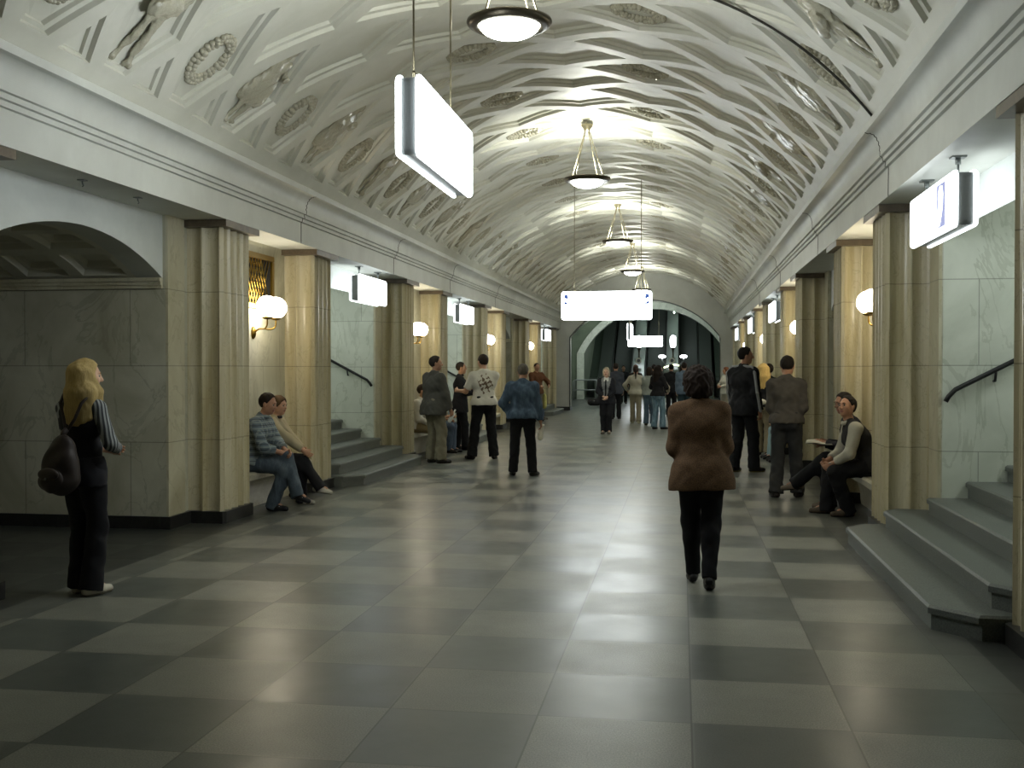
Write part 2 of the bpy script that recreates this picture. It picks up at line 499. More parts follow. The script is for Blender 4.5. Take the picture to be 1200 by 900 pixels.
# ---- fluted half columns
def col_plan(hw=.36, depth=.40, nf=4, ns=2, dip=.046, seg=8):
    pts = []
    def flute(p, q, nrm):
        for i in range(seg):
            u = i / seg
            d = 0 if i == 0 else dip * math.sin(PI * u) ** .7
            pts.append((p[0] + (q[0] - p[0]) * u - nrm[0] * d, p[1] + (q[1] - p[1]) * u - nrm[1] * d))
    c = .03
    # from the wall along the near return, round the front, back along the far return; (w outwards from the wall, y)
    def run(p, q, n, nrm):
        gap = .014; L = math.hypot(q[0] - p[0], q[1] - p[1]); d = ((q[0] - p[0]) / L, (q[1] - p[1]) / L); st = L / n
        for i in range(n):
            a = (p[0] + d[0] * (st * i + gap / 2), p[1] + d[1] * (st * i + gap / 2)); b = (p[0] + d[0] * (st * (i + 1) - gap / 2), p[1] + d[1] * (st * (i + 1) - gap / 2))
            flute(a, b, nrm); pts.append(b)
    run((-.03, -hw), (depth - c, -hw), ns, (0, -1))
    run((depth, -hw + c), (depth, hw - c), nf, (1, 0))
    run((depth - c, hw), (-.03, hw), ns, (0, 1))
    return pts
PLAN = col_plan()
def make_column(sd):
    root = empty('fluted_half_column', (0, 0, 0))
    f = lambda u, v, d: (-sd * u, v, d)
    MB().prism(PLAN, .12, 3.065, f).build('shaft', M['column'], root)
    pl = [(u * 1.02 + (.022 if u > .01 else 0), v + math.copysign(.022, v)) for u, v in [(-.03, -.36), (.37, -.36), (.40, -.33), (.40, .33), (.37, .36), (-.03, .36)]]
    MB().prism(pl, 0, .125, f).build('plinth', M['plinth'], root)
    MB().prism([(-.05, -.44), (.475, -.44), (.475, .44), (-.05, .44)], 3.06, 3.128, f).build('capital', M['capital'], root)
    return root
for sd in (-1, 1):
    proto = None; n = 0
    for i in range(6):
        yc = pyl(sd, i)
        for off in (-1.39, 1.39):
            y = yc + off
            if y > Y_END - .2 or (i == 0 and off < 0): continue
            o = make_column(sd) if proto is None else copy_tree(proto)
            if proto is None: proto = o
            o.location = (X(sd, W_WALL), y, 0)
            n += 1
            what = 'cut by the frame edge' if n == 1 else ('just before' if off < 0 else 'just beyond') + ' the %s lit bench niche' % ORD[i - 1].replace('nearest', 'first')
            if i == 5: what = 'against the end arch'
            tag(o, 'fluted marble half column, %s along the %s wall, %s' % (ORD[n - 1], SIDES[sd], what), 'column', 'fluted half columns of the %s wall' % SIDES[sd], 'thing')

# ---- benches in the niches between paired columns
def make_bench(sd):
    root = empty('marble_bench', (0, 0, 0))
    f = lambda u, v, d: (-sd * u, d, v)
    MB().prism([(0, .34), (.35, .34), (.372, .36), (.372, .42), (.35, .44), (0, .44)], -1.02, 1.02, f).build('seat', M['bench'], root)
    pr = [(0, 0), (.17, 0), (.18, .06)] + [(.18 + .13 * (1 - math.cos(i / 8 * PI / 2)), .06 + .28 * math.sin(i / 8 * PI / 2)) for i in range(1, 9)] + [(0, .34)]
    MB().prism(pr, -1.0, 1.0, f).build('apron', M['bench'], root)
    return root
for sd in (-1, 1):
    proto = None
    for i, yc in enumerate(PYL[1:5]):
        o = make_bench(sd) if proto is None else copy_tree(proto)
        proto = proto or o
        o.location = (X(sd, W_WALL), yc, 0)
        tag(o, 'white marble bench in the %s column niche along the %s wall' % (['first', 'second', 'third', 'fourth'][i], SIDES[sd]), 'bench', 'marble niche benches')

# ---- twin globe sconces
def make_sconce(sd):
    root = empty('wall_sconce', (0, 0, 0))
    ax = Matrix(((0, 0, -sd), (0, 1, 0), (sd, 0, 0)))
    MB().lathe([(.0001, .0), (.055, .0), (.06, .012), (.045, .028), (.02, .04), (.0001, .042)], (0, 0, 0), 20, 0, True, Matrix(((0, 0, -sd), (0, .8, 0), (1.3, 0, 0)))).build('backplate', M['brass'], root)
    for g in (-.135, .135):
        w = .24
        pts = [(-sd * .02, 0, 0), (-sd * .07, 0, .045), (-sd * .12, g * .25, .05), (-sd * .18, g * .7, .04), (-sd * .225, g * .97, .06), (-sd * w, g, .10), (-sd * w, g, .165)]
        # smooth the path
        for _ in range(2):
            q = [pts[0]]
            for a, b in zip(pts, pts[1:]):
                q += [tuple(.75 * x + .25 * y for x, y in zip(a, b)), tuple(.25 * x + .75 * y for x, y in zip(a, b))]
            pts = q + [pts[-1]]
        arm = MB().tube(pts, .010, 8).build('arm', M['brass'], root)
        MB().lathe([(.0001, .155), (.03, .155), (.062, .17), (.066, .185), (.05, .19), (.0001, .19)], (-sd * w, g, 0), 20).build('cup', M['brass'], arm)
        MB().ball((-sd * w, g, .305), .130).build('globe', M['globe'], root)
    return root
for sd in (-1, 1):
    proto = None
    for i, yc in enumerate(PYL[1:5]):
        o = make_sconce(sd) if proto is None else copy_tree(proto)
        proto = proto or o
        o.location = (X(sd, W_WALL), yc, 2.03)
        tag(o, 'brass sconce with two lit white globes in the %s niche, %s wall' % (['first', 'second', 'third', 'fourth'][i], SIDES[sd]), 'wall lamp', 'twin globe sconces')

# ---- brass ventilation grille over the first bench on the left
gr = empty('ventilation_grille', (X(-1, W_WALL), PYL[1], 2.66), 0, 'square brass lattice ventilation grille high above the seated pair', 'grille')
f = MB()
for a, b in (((-.62, -.34), (.62, -.27)), ((-.62, .27), (.62, .34)), ((-.62, -.27), (-.55, .27)), ((.55, -.27), (.62, .27))):
    f.box((0, a[0], a[1]), (.035, b[0], b[1]), 0, .006)
f.build('frame', M['brass'], gr)
MB().box((.002, -.56, -.28), (.006, .56, .28)).build('backing', M['dark'], gr)
lt = MB()
for i in range(-12, 13):
    for s in (-1, 1):
        y0, y1 = i * .085 - .14, i * .085 + .14
        z0, z1 = (-.275, .275) if s == 1 else (.275, -.275)
        if y0 < -.55 or y1 > .55:
            continue
        lt.tube([(.018, y0, z0), (.018, y1, z1)], .009, 4)
lt.build('lattice', M['brass'], gr)

# ---- stairs
def make_stairs(sd):
    root = empty('staircase', (0, 0, 0))
    h, tr = .15, .33
    e = HALF_OPEN
    for i in range(13):
        w0 = 2.90 + tr * i - (.01 if i == 0 else 0)
        z0, z1 = h * i, h * (i + 1)
        w1 = 8.15
        if i == 0: poly = [(3.70, -e - .10), (3.40, -e - .46), (3.12, -e - .46), (w0, -e - .20), (w0, e + .16), (3.06, e + .40), (3.40, e + .42), (3.70, e + .10)]
        elif i == 1: poly = [(3.75, -e - .02), (3.62, -e - .34), (3.36, -e - .40), (w0, -e - .24), (w0, e + .22), (3.36, e + .38), (3.62, e + .34), (3.75, e + .02)]
        else: poly = [(w1 if False else w0 + 1.2, -e + .002), (w0, -e + .002), (w0, e - .002), (w0 + 1.2, e - .002)]
        if i in (0, 1): poly = [(w0 + 1.3, -e + .002)] + poly + [(w0 + 1.3, e - .002)]
        fn = lambda u, v, d: (sd * (u - 3.68), v, d)
        # riser body a little behind, tread slab with a rounded nose on top
        mb = MB()
        c = .015
        body = [(u + (.02 if u < w0 + .5 else 0), v) for u, v in poly]
        mb.prism(body, z0, z1 - .05, fn)
        mb.prism(poly, z1 - .05, z1 - c, fn)
        top = [(u + (c if u < w0 + .5 else 0), v - math.copysign(c, v) * (1 if abs(v) > 0 else 0)) for u, v in poly]
        n = len(poly)
        vs = [fn(u, v, z1 - c) for u, v in poly] + [fn(u, v, z1) for u, v in top]
        mb.add(vs, [(a, (a + 1) % n, n + (a + 1) % n, n + a) for a in range(n)] + [tuple(range(n, 2 * n))])
        mb.build('step', M['step'], root)
    return root
cnt = {-1: 0, 1: 0}
for sd in (-1, 1):
    proto = None
    for k, yo in enumerate(OPEN):
        if (sd, k) not in STAIR: continue
        o = make_stairs(sd) if proto is None else copy_tree(proto)
        proto = proto or o
        o.location = (X(sd, 3.68), yo, 0)
        w = ORD[cnt[sd]]
        cnt[sd] += 1
        tag(o, 'grey granite stairs climbing out of the hall, %s flight along the %s wall' % (w, SIDES[sd]), 'stairs', 'granite stairs at the sides of the hall')
        if k > 2: continue
        hr = empty('handrail', (X(sd, 3.68), yo + HALF_OPEN, 0), 0, 'black handrail fixed to the marble wall over the %s flight along the %s wall' % (w, SIDES[sd]), 'handrail', 'black stair handrails')
        y = -.075
        zf = lambda w_: 1.395 + (w_ - 3.74) * .52
        pts = [(3.70, y, 1.31), (3.725, y, 1.355), (3.78, y, zf(3.78)), (5.2, y, zf(5.2)), (7.4, y, zf(7.4))]
        MB().tube([(sd * (p[0] - 3.68), p[1], p[2]) for p in pts], .022, 10).build('rail', M['black'], hr)
        for wb in (4.12, 5.3, 6.5):
            MB().tube([(sd * (wb - 3.68), .0, zf(wb) - .10), (sd * (wb - 3.68), -.05, zf(wb) - .10), (sd * (wb - 3.68), y, zf(wb) - .02)], .012, 8).build('bracket', M['black'], hr)

# lamps on the stairwell ceilings (out of sight above, they light the flights)
for sd in (-1, 1):
    n = 0
    for k, yo in enumerate(OPEN):
        if (sd, k) not in STAIR: continue
        wz = 5.6
        z = 2.79 + (wz - 3.71) * .5 - .55
        t = empty('ceiling_lamp', (X(sd, wz), yo, z), 0, 'white tube lamp under the sloping ceiling of the %s flight, %s wall' % (ORD[n], SIDES[sd]), 'lamp', 'stairwell tube lamps')
        MB().box((-.08, -.62, -.0), (.08, .62, .06), 0, .01).build('housing', M['signframe'], t)
        MB().tube([(0, -.58, -.03), (0, .58, -.03)], .024, 12).build('tube', M['tube'], t)
        for yy in (-.45, .45): MB().tube([(0, yy, .05), (0, yy, .58)], .008, 8).build('rod', M['steel'], t)
        n += 1

# ---- hanging lit signs
def rounded(w, h, r, n=6):
    pts = []
    for cx, cz, a0 in ((w / 2 - r, h / 2 - r, 0), (-w / 2 + r, h / 2 - r, 90), (-w / 2 + r, -h / 2 + r, 180), (w / 2 - r, -h / 2 + r, 270)):
        for i in range(n + 1):
            a = R(a0 + 90 * i / n); pts.append((cx + r * math.cos(a), cz + r * math.sin(a)))
    return pts
def make_sign(L, Hh, T, rods, rod_top, loc, rz, label, group=None, name='hanging_sign', marks=None, mount=True, lit='panel'):
    """the faces look along local -y and +y; origin at the centre of the box"""
    root = empty(name, loc, rz, label, 'sign', group)
    f = lambda u, v, d: (u, d, v)
    band = T * .62
    MB().prism(rounded(L - .03, Hh - .03, .03), -band / 2, band / 2, f).build('frame', M['signframe'], root)
    pa = None
    for s in (-1, 1):
        a, b = s * band / 2, s * T / 2
        mb = MB(); pr = rounded(L, Hh, .045); pi = rounded(L - .02, Hh - .02, .04); n = len(pr)
        vs = [f(u, v, a) for u, v in pr] + [f(u, v, b - s * .012) for u, v in pr] + [f(u, v, b) for u, v in pi]
        mb.add(vs, [(i, (i + 1) % n, n + (i + 1) % n, n + i) for i in range(n)] + [(n + i, n + (i + 1) % n, 2 * n + (i + 1) % n, 2 * n + i) for i in range(n)] + [tuple(range(2 * n, 3 * n)), tuple(range(n))])
        p = mb.build('lit_panel', M[lit], root)
        if marks:
            for poly, mi in marks:
                MB().prism([(u * (-s), v) for u, v in poly], b, b + s * (.004 if mi == 2 else .002), f).build('printed_mark', [M['mark'], M['faint'], M[lit]][mi], p)
    for u in rods:
        rd = MB().tube([(u, 0, Hh / 2 - .03), (u, 0, rod_top)], .009 if mount else .007, 8)
        if mount: rd.box((u - .05, -.05, rod_top - .012), (u + .05, .05, rod_top)); rd.tube([(u, 0, rod_top - .06), (u, 0, rod_top - .01)], .02, 10)
        else: rd.tube([(u, 0, Hh / 2 - .03), (u + .012, 0, Hh / 2 + .03), (u, 0, Hh / 2 + .06)], .012, 8)
        rd.build('rod', M['rod'] if not mount else M['steel'], root)
    return root
n_s = {-1: 0, 1: 0}
man = [([(-.10, -.16), (.10, -.16), (.10, .16), (-.10, .16)], 1), ([(-.02, .145), (.035, .14), (.055, .08), (.05, .0), (.03, -.06), (-.02, -.145), (-.09, -.155), (-.075, -.08), (-.055, .02), (-.06, .10)], 2)]
for sd in (-1, 1):
    for k, yo in enumerate(OPEN):
        if (sd, k) not in SIGNED: continue
        mk = None
        if (sd, k) == (1, 0):
            mk = [([(u * 1.25 + .36, v) for u, v in q], m_) for q, m_ in man]
        make_sign(1.46, .40, .17, (-.5, .5), Z_SOFFIT - 2.80, (X(sd, W_WALL - .32), yo + .1, 2.80), PI / 2 if sd == 1 else -PI / 2,
                  'white lit box sign over the %s stairs along the %s wall' % (ORD[n_s[sd]], SIDES[sd]), 'lit signs over the side stairs', marks=mk, lit='panel_small')
        n_s[sd] += 1
# the large sign near the camera, parallel to the hall, and the one across the hall further on
def vault_z(x): return ZC + math.sqrt(RV * RV - (x - CX) ** 2)
make_sign(1.76, .53, .17, (-.72, .43), vault_z(-1.75) + .05 - 3.24, (-1.745, 7.65, 3.24), PI / 2, 'big blank white lit box sign on two rods, closest of all signs to the camera', mount=False)
AR = .055
def arrow(sx):
    # an arrow in a square: the dark pieces that the arrow leaves
    q = [[(.81, .215), (.715, .215), (.745, .185), (.72, .15), (.75, .12), (.81, .15)], [(.81, .095), (.81, .02), (.705, .02), (.76, .06)]]
    return [([(sx * u, v) for u, v in p], 0) for p in q]
def glyph():
    g = []
    g.append(([(-.085, -.19), (-.065, -.19), (-.065, -.02), (-.085, -.02)], 1))
    pts = [(.012, -.19), (.03, -.17), (.035, -.10), (.03, -.04), (.012, -.02), (.004, -.02), (.022, -.05), (.026, -.1), (.02, -.16), (.004, -.19)]
    g.append((pts, 1))
    for u, v, r_ in ((-.20, -.02, .010), (-.20, -.18, .008), (.125, -.025, .016), (.14, -.18, .009), (-.65, .20, .012), (.64, .20, .012)):
        g.append(([(u - r_, v - r_), (u + r_, v - r_), (u + r_, v + r_), (u - r_, v + r_)], 1))
    return g
far = make_sign(1.72, .54, .17, (-.62, .66), vault_z(CX + .8) + .03 - 2.81, (-1.41, 20.65, 2.81), 0, 'white lit sign with blue corner arrows hung across the middle of the hall', marks=arrow(1) + arrow(-1) + glyph(), mount=False)

# ---- pendant lamps
def make_pendant():
    root = empty('pendant_lamp', (0, 0, 0))
    MB().lathe([(.245, .0), (.25, -.012), (.275, -.02), (.315, -.012), (.34, .005), (.35, .025), (.345, .04), (.315, .045), (.26, .05), (.25, .05), (.245, .0)], (0, 0, 0), 48).build('rim', M['bronze'], root)
    b = [(.25 * math.sin(a), .004 - .115 * math.cos(a)) for a in np.linspace(.004, PI / 2, 14)]
    MB().lathe(b, (0, 0, .005), 40).build('bowl', M['bowl'], root)
    top = .76
    MB().lathe([(.0001, top - .03), (.035, top - .03), (.05, top + .01), (.085, top + .05), (.09, top + .075), (.0001, top + .08)], (0, 0, 0), 24).build('canopy', M['rod'], root)
    for k in range(4):
        a = PI / 4 + k * PI / 2 + .25
        MB().tube([(.3 * math.cos(a), .3 * math.sin(a), .03), (.03 * math.cos(a), .03 * math.sin(a), top)], .0075, 8).build('rod', M['rod'], root)
    return root
proto = None
PEND = [8.70, 16.05, 23.9, 31.3, 38.6]
for i, y in enumerate(PEND):
    o = make_pendant() if proto is None else copy_tree(proto)
    proto = proto or o
    o.location = (CX, y, 4.40)
    tag(o, 'round bronze rimmed pendant lamp with a lit bowl, %s from the camera' % ORD[i], 'pendant lamp', 'pendant lamps along the vault')
    L = bpy.data.lights.new('pendant_light', 'POINT'); L.energy = 42 if i else 36; L.color = (.98, 1, .90); L.shadow_soft_size = .12
    lo = bpy.data.objects.new('pendant_light', L); COL.objects.link(lo); lo.location = (CX, y, 4.42)

# hooks left in the left soffit
for y, w in ((8.08, 'closer'), (8.98, 'further')):
    hk = MB(); hk.box((-.03, -.03, -.008), (.03, .03, 0)).tube([(0, 0, 0), (0, 0, -.03), (.012, 0, -.045), (0, 0, -.055)], .006, 8)
    o = hk.build('ceiling_hook', M['steel']); o.location = (X(-1, W_BEAM + .2), y, Z_SOFFIT - .001)
    tag(o, 'small empty steel hook under the beam before the dark archway, %s of two' % w, 'hook', 'empty sign hooks')
# cable running over the vault
pts = [vault_pt(s, 9.72 + .04 * math.sin(s * 2), -.008) for s in np.linspace(.4, S_MAX - .02, 30)]
tag(MB().tube(pts, .012, 6).build('ceiling_cable', M['seam']), 'thin dark cable crossing the vault and ending at a cracked cornice joint', 'cable')
# ------------------------------------------------------------------ far end: end arch, vestibule, second arch, escalators
def end_arch(name, y0, y1, half, zs, zc, wout, ztop, mat, ring=0.0):
    mb = MB()
    ap = [(-half, 0)] + arch_pts(half, zs, zc, 28) + [(half, 0)]
    n = len(ap)
    out = []
    for u, v in ap:
        if v == 0: out.append((math.copysign(wout, u), 0))
        else:
            t = (u + half) / (2 * half)
            out.append((-wout + 2 * wout * t, ztop))
    out[1] = (-wout, ztop); out[-2] = (wout, ztop)
    for i in range(n - 1):
        q = [ap[i], ap[i + 1], out[i + 1], out[i]]
        vs = [(CX + u, y0, v) for u, v in q] + [(CX + u, y1, v) for u, v in q]
        fs = [(0, 1, 2, 3), (7, 6, 5, 4), (0, 4, 5, 1)]
        mb.add(vs, fs, 0)
    if ring:        # raised archivolt
        o2 = [(-half - ring, 0)] + [(u * (half + ring) / half, zs + (v - zs) * (1 + ring / (zc - zs) * .9)) for u, v in arch_pts(half, zs, zc, 28)] + [(half + ring, 0)]
        for i in range(n - 1):
            q = [ap[i], ap[i + 1], o2[i + 1], o2[i]]
            vs = [(CX + u * .998, y0 - .07, v) for u, v in q] + [(CX + u, y0, v) for u, v in q]
            mb.add(vs, [(0, 1, 2, 3), (3, 2, 6, 7), (0, 4, 5, 1)], 1)
    return mb
e1 = end_arch('wall_end', Y_END, Y_END + .75, 2.86, 2.83, 4.25, 9.2, 5.6, None, .0)
for sg in (-1, 1):
    for z0, z1, e in ((2.76, 2.80, .03), (2.80, 2.85, .06)):
        a, b = sorted((CX + sg * 2.86, CX + sg * 3.7))
        e1.box((a - (e if sg < 0 else 0) - (e if sg > 0 else 0), Y_END - e, z0), (b, Y_END + .75 + e, z1), 0)
tag(e1.build('wall_end', [M['cornice'], M['cornice']]), kind='structure')
# thin dark metal edging strip round the end arch
ed = [(CX - 2.84, Y_END - .01, .1)] + [(CX + u * .993, Y_END - .01, v - .01) for u, v in arch_pts(2.86, 2.83, 4.25, 28)] + [(CX + 2.84, Y_END - .01, .1)]
tag(MB().tube(ed, .022, 6).build('trim_5', M['steel']), kind='structure')
bb = MB()
for sg in (-1, 1): bb.box((CX + sg * 2.83, Y_END - .03, 0), (CX + sg * 3.7, Y_END + .78, .14))
tag(bb.build('baseboard_end', M['plinth']), kind='structure')

YV = 57.0
vm = MB()
for sg in (-1, 1):
    vm.box((CX + sg * 4.6, Y_END + .75, 0), (CX + sg * 4.9, YV, 3.2))
    for ys in (46.0, 51.0):
        vm.box((CX + sg * 4.25, ys - .4, 0), (CX + sg * 4.6, ys + .4, 3.2))
va = arch_pts(4.6, 3.2, 5.1, 24)
vm.grid([[(CX + u, y, v) for y in (Y_END + .7, YV + .1)] for u, v in va], 0)
tag(vm.build('wall_vestibule', M['stairwall']), kind='structure')
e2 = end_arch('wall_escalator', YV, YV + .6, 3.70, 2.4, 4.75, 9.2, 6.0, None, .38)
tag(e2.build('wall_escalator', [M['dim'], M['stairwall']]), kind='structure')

# inclined escalator hall
YE = 60.5
hall = MB()
SL = math.tan(R(30))
def inc(y): return max(0.0, (y - YE - 2.0) * SL)
for sg in (-1, 1):
    a, b = sorted((CX + sg * 3.9, CX + sg * 4.2))
    hall.prism([(YV + .6, 0), (80, 0), (80, 20), (YV + .6, 8)], a, b, lambda u, v, d: (d, u, v))
ar = arch_pts(4.0, 3.2, 5.4, 18)
hall.grid([[(CX + u, y, v + inc(y - 1.0)) for y in (YV + .6, YE + 3, 80)] for u, v in ar], 0)
hall.box((CX - 4.2, 80, 0), (CX + 4.2, 80.3, 20))
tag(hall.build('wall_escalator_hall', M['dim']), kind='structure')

# sloping flanks between the outer balustrades and the walls
fk = MB()
for sg in (-1, 1):
    a, b = sorted((CX + sg * 3.36, CX + sg * 3.95))
    fk.prism([(YE + 1.0, 0), (YE + 1.0, .95), (YE + 2.4, 1.1), (YE + 3.2, 1.5), (YE + 18.5, 1.5 + 15.3 * SL), (YE + 18.5, 0)], a, b, lambda u, v, d: (d, u, v))
tag(fk.build('trim_6', plain('dark_flank_cladding', '#3b453d', .4)), kind='structure')
t = NT('dark_escalator_treads'); p = t.pos(); x, y, z = t.sep(p)
g = t.band(t.math('MULTIPLY', x, 22.0), .22)
M['tread'] = t.finish(t.mix(g, srgb('#5c645e'), srgb('#3a403c')), .5, .3)
M['balus'] = plain('green_grey_balustrade', '#5d685a', .3, .1, .1, 12)
M['rubber'] = plain('black_handrail_rubber', '#141514', .5, 0, .1, 12)
XE = [-3.46, -1.50, .46]
for i, xe in enumerate(XE):
    esc = empty('escalator', (xe, YE, 0), 0, 'dark escalator rising beyond the far arch, %s of three' % ['left one', 'middle one', 'right one'][i], 'escalator', 'escalators at the far end')
    for j in range(46):
        s = MB(); y = 1.6 + j * .38
        z1 = max(.02, (j - 1) * .22)
        s.box((-.52, y, max(0, z1 - .5)), (.52, y + .41, z1 + .0), 0)
        s.build('step', M['tread'], esc)
    s = MB().box((-.6, -.6, 0), (.6, 1.62, .02)); s.build('landing_plate', M['steel'], esc)
    for sg in (-1, 1):
        r = MB()
        path = [(sg * .575, -.35, .72), (sg * .575, -.42, .85), (sg * .575, -.30, .97), (sg * .575, 1.2, .99), (sg * .575, 2.2, 1.08), (sg * .575, 3.0, 1.45), (sg * .575, 18.5, 1.45 + 15.5 * SL)]
        r.tube(path, .045, 8)
        r.build('moving_handrail', M['rubber'], esc)
XB = [-4.44, -2.48, -.52, 1.44]
lampn = 0
for i, xb in enumerate(XB):
    bw = .34
    ba = empty('balustrade', (xb, YE, 0), 0, 'greenish balustrade panel beside the escalators, %s of four' % ['first', 'second', 'third', 'fourth'][i], 'balustrade', 'escalator balustrades')
    poly = [(-.45, 0), (-.45, .8), (-.3, .95), (1.4, .97), (2.4, 1.12), (3.2, 1.55), (18.5, 1.55 + 15.3 * SL), (18.5, 9.0), (2.5, 0)]
    MB().prism(poly, -bw, bw, lambda u, v, d: (d, u, v)).build('panel', M['balus'], ba)
    MB().prism([(-.47, .80), (-.3, .955), (1.4, .985), (2.4, 1.135), (3.2, 1.565), (18.5, 1.565 + 15.3 * SL), (18.5, 1.60 + 15.3 * SL), (3.2, 1.60), (2.38, 1.17), (1.4, 1.01), (-.32, .98), (-.5, .81)], -bw - .01, bw + .01, lambda u, v, d: (d, u, v)).build('deck_cap', M['steel'], ba)
    if i in (1, 2):
        la = empty('torch_lamp', (xb + (.05 if i == 2 else 0), YE + 4.2, inc(YE + 4.2) + .92), 0, 'tall lit oval torch lamp on the balustrade %s the middle escalator' % ('left of' if i == 1 else 'right of'), 'lamp', 'escalator torch lamps')
        MB().lathe([(.13, 0), (.13, .03), (.06, .08), (.045, .35), (.07, .55), (.16, .66), (.16, .69), (.0001, .69)], (0, 0, 0), 20).build('post', M['bronze'], la)
        MB().lathe([(.0001, .68), (.13, .70), (.17, .85), (.18, 1.1), (.16, 1.3), (.10, 1.38), (.0001, 1.40)], (0, 0, 0), 20).build('globe', M['torch'], la)
        for sg in (-1, 1):
            if i == 2:
                sl = empty('side_lamp', (xb + .06 + sg * .60, YE + 1.4, 2.30), 0, 'small lit oval lamp on a bracket, %s of the balustrade foot' % ('on the left' if sg < 0 else 'on the right'), 'lamp', 'small balustrade lamps')
                MB().lathe([(.0001, -.10), (.16, -.07), (.21, 0), (.16, .07), (.0001, .10)], (0, 0, 0), 18).build('globe', M['torch'], sl)
                MB().tube([(0, 0, -.05), (0, 0, -.25), (-sg * .30, 0, -.55), (-sg * .30, 0, -1.33)], .02, 6).build('bracket', M['steel'], sl)
        cl = MB()
        cl.lathe([(.10, -.02), (.17, -.02), (.17, .02), (.10, .02), (.10, -.02)], (0, 0, 0), 24, 0, True, Matrix(((1, 0, 0), (0, 0, 1), (0, 1, 0))))
        cl.lathe([(.0001, 0), (.10, 0)], (0, 0, 0), 24, 1, True, Matrix(((1, 0, 0), (0, 0, 1), (0, 1, 0))))
        o = cl.build('round_dial', [M['bench'], M['black']]); o.location = (xb, YE + 3.4, 1.98 + .1)
        tag(o, 'round pale ring with a dark centre under the %s torch lamp' % ('left' if i == 1 else 'right'), 'dial', 'round dials on the balustrades')
st = MB(); pts = [(-.42 + .84 * i / 8, -.05, .10 * math.sin(i / 8 * PI - .6)) for i in range(9)]
st.tube(pts, .05, 6)
o = st.build('light_strip', emitter('yellow_lit_strip', (.85, 1.0, .55), 1.6)); o.location = (-.52, YE - .38, 1.72)
tag(o, 'curved yellowish glowing strip between the two small oval lamps', 'light')
cb = MB().box((-.42, -.3, 0), (.42, .3, 1.55), 0, .03); o = cb.build('control_booth', M['balus']); o.location = (-.52, YE - .15 - .6, 0)
tag(o, 'low greenish booth at the foot of the escalators under the glowing strip', 'booth')

# signs in the vestibule
make_sign(1.78, .54, .17, (-.7, .7), 4.9 - 3.02, (-1.83, 56.0, 3.02), 0, 'small looking blank white lit sign far off beyond the end arch', mount=False)
make_sign(1.78, .80, .22, (-.7, .7), 4.8 - 3.45, (-2.55, 54.6, 3.45), PI / 2, 'far off lit sign seen edge on, beyond the end arch', mount=False)

# added unseen lamps high up, put in to brighten the escalator hall
for i, y in enumerate((62.0, 66.0, 70.5)):
    for sg in (-1, 1):
        t = empty('ceiling_lamp', (CX + sg * 1.0, y, 4.85 + inc(y - 1.2)), 0, 'added unseen tube lamp under the escalator hall vault, %s pair, %s one' % (['lowest', 'middle', 'upper'][i], 'left' if sg < 0 else 'right'), 'lamp', 'added escalator hall tube lamps')
        MB().box((-.08, -.9, 0), (.08, .9, .06), 0, .01).build('housing', M['signframe'], t)
        MB().tube([(0, -.85, -.03), (0, .85, -.03)], .026, 10).build('tube', M['tube_dim'], t)
# vestibule ceiling lamps
for i, (x, y) in enumerate(((CX - 2.6, 49.0), (CX + 2.6, 49.0))):
    t = empty('ceiling_lamp', (x, y, 4.38), 0, 'long white tube lamp under the vestibule vault, %s side' % ('left' if i == 0 else 'right'), 'lamp', 'vestibule tube lamps')
    MB().box((-.09, -1.2, 0), (.09, 1.2, .07), 0, .01).build('housing', M['signframe'], t)
    MB().tube([(0, -1.15, -.03), (0, 1.15, -.03)], .026, 10).build('tube', M['tube_dim'], t)

# low steel barriers left of the escalators
for i, (x, y) in enumerate(((-4.9, 55.3), (-4.9, 56.2))):
    b = empty('barrier', (x, y, 0), 0, 'low pale steel barrier beyond the end arch, %s one' % ('nearer' if i == 0 else 'further'), 'barrier', 'low barriers')
    fr = MB()
    fr.tube([(-.6, 0, 0), (-.6, 0, .95), (-.52, 0, 1.02), (.52, 0, 1.02), (.6, 0, .95), (.6, 0, 0)], .03, 8)
    fr.build('frame', M['signframe'], b)
    br = MB(); br.tube([(-.6, 0, .5), (.6, 0, .5)], .02, 8); br.build('bar', M['signframe'], b)

# the hall behind the camera is closed by a plain wall
tag(MB().box((-11, Y_BACK - .3, 0), (8.5, Y_BACK, 5.6)).build('wall_back', M['wall']), kind='structure')

# ------------------------------------------------------------------ reliefs on the vault
def noise3(p, f, ph): 
    return (np.sin(p[..., 0] * f + ph) * np.sin(p[..., 1] * f * 1.13 + ph * 1.7) * np.sin(p[..., 2] * f * .91 + ph * 2.3))
def make_wreath():
    mb = MB()
    rr = random.Random(3)
    n = 30
    ring = []
    for i in range(n):
        a = 2 * PI * i / n
        ring.append((.235 * math.cos(a), .17 * math.sin(a), 0))
    mb.tube(ring + ring[:1], .030, 8)
    for i in range(n):
        a = 2 * PI * i / n + rr.uniform(-.05, .05)
        for q in (-.032, 0, .032):
            r = .235 + q; r2 = .17 + q
            c = (r * math.cos(a), r2 * math.sin(a), .022 + rr.uniform(-.006, .012) - abs(q) * .3)
            mb.ball(c, rr.uniform(.021, .033), 7, 5)
    return mb.build('relief_wreath', M['glaze'])
def place_on_vault(o, s, y, depth):
    a = s / RV
    x, _, z = vault_pt(s, y, depth)
    # local x runs along the arc upwards, y along the hall, z out of the plaster into the hall
    up = Vector((math.cos(a), 0, -math.sin(a))) * (-1 if s > 0 else 1)
    nrm = Vector((-math.sin(a), 0, -math.cos(a)))
    yy = nrm.cross(up)
    o.matrix_world = Matrix(((up.x, yy.x, nrm.x, x), (up.y, yy.y, nrm.y, y), (up.z, yy.z, nrm.z, z), (0, 0, 0, 1)))
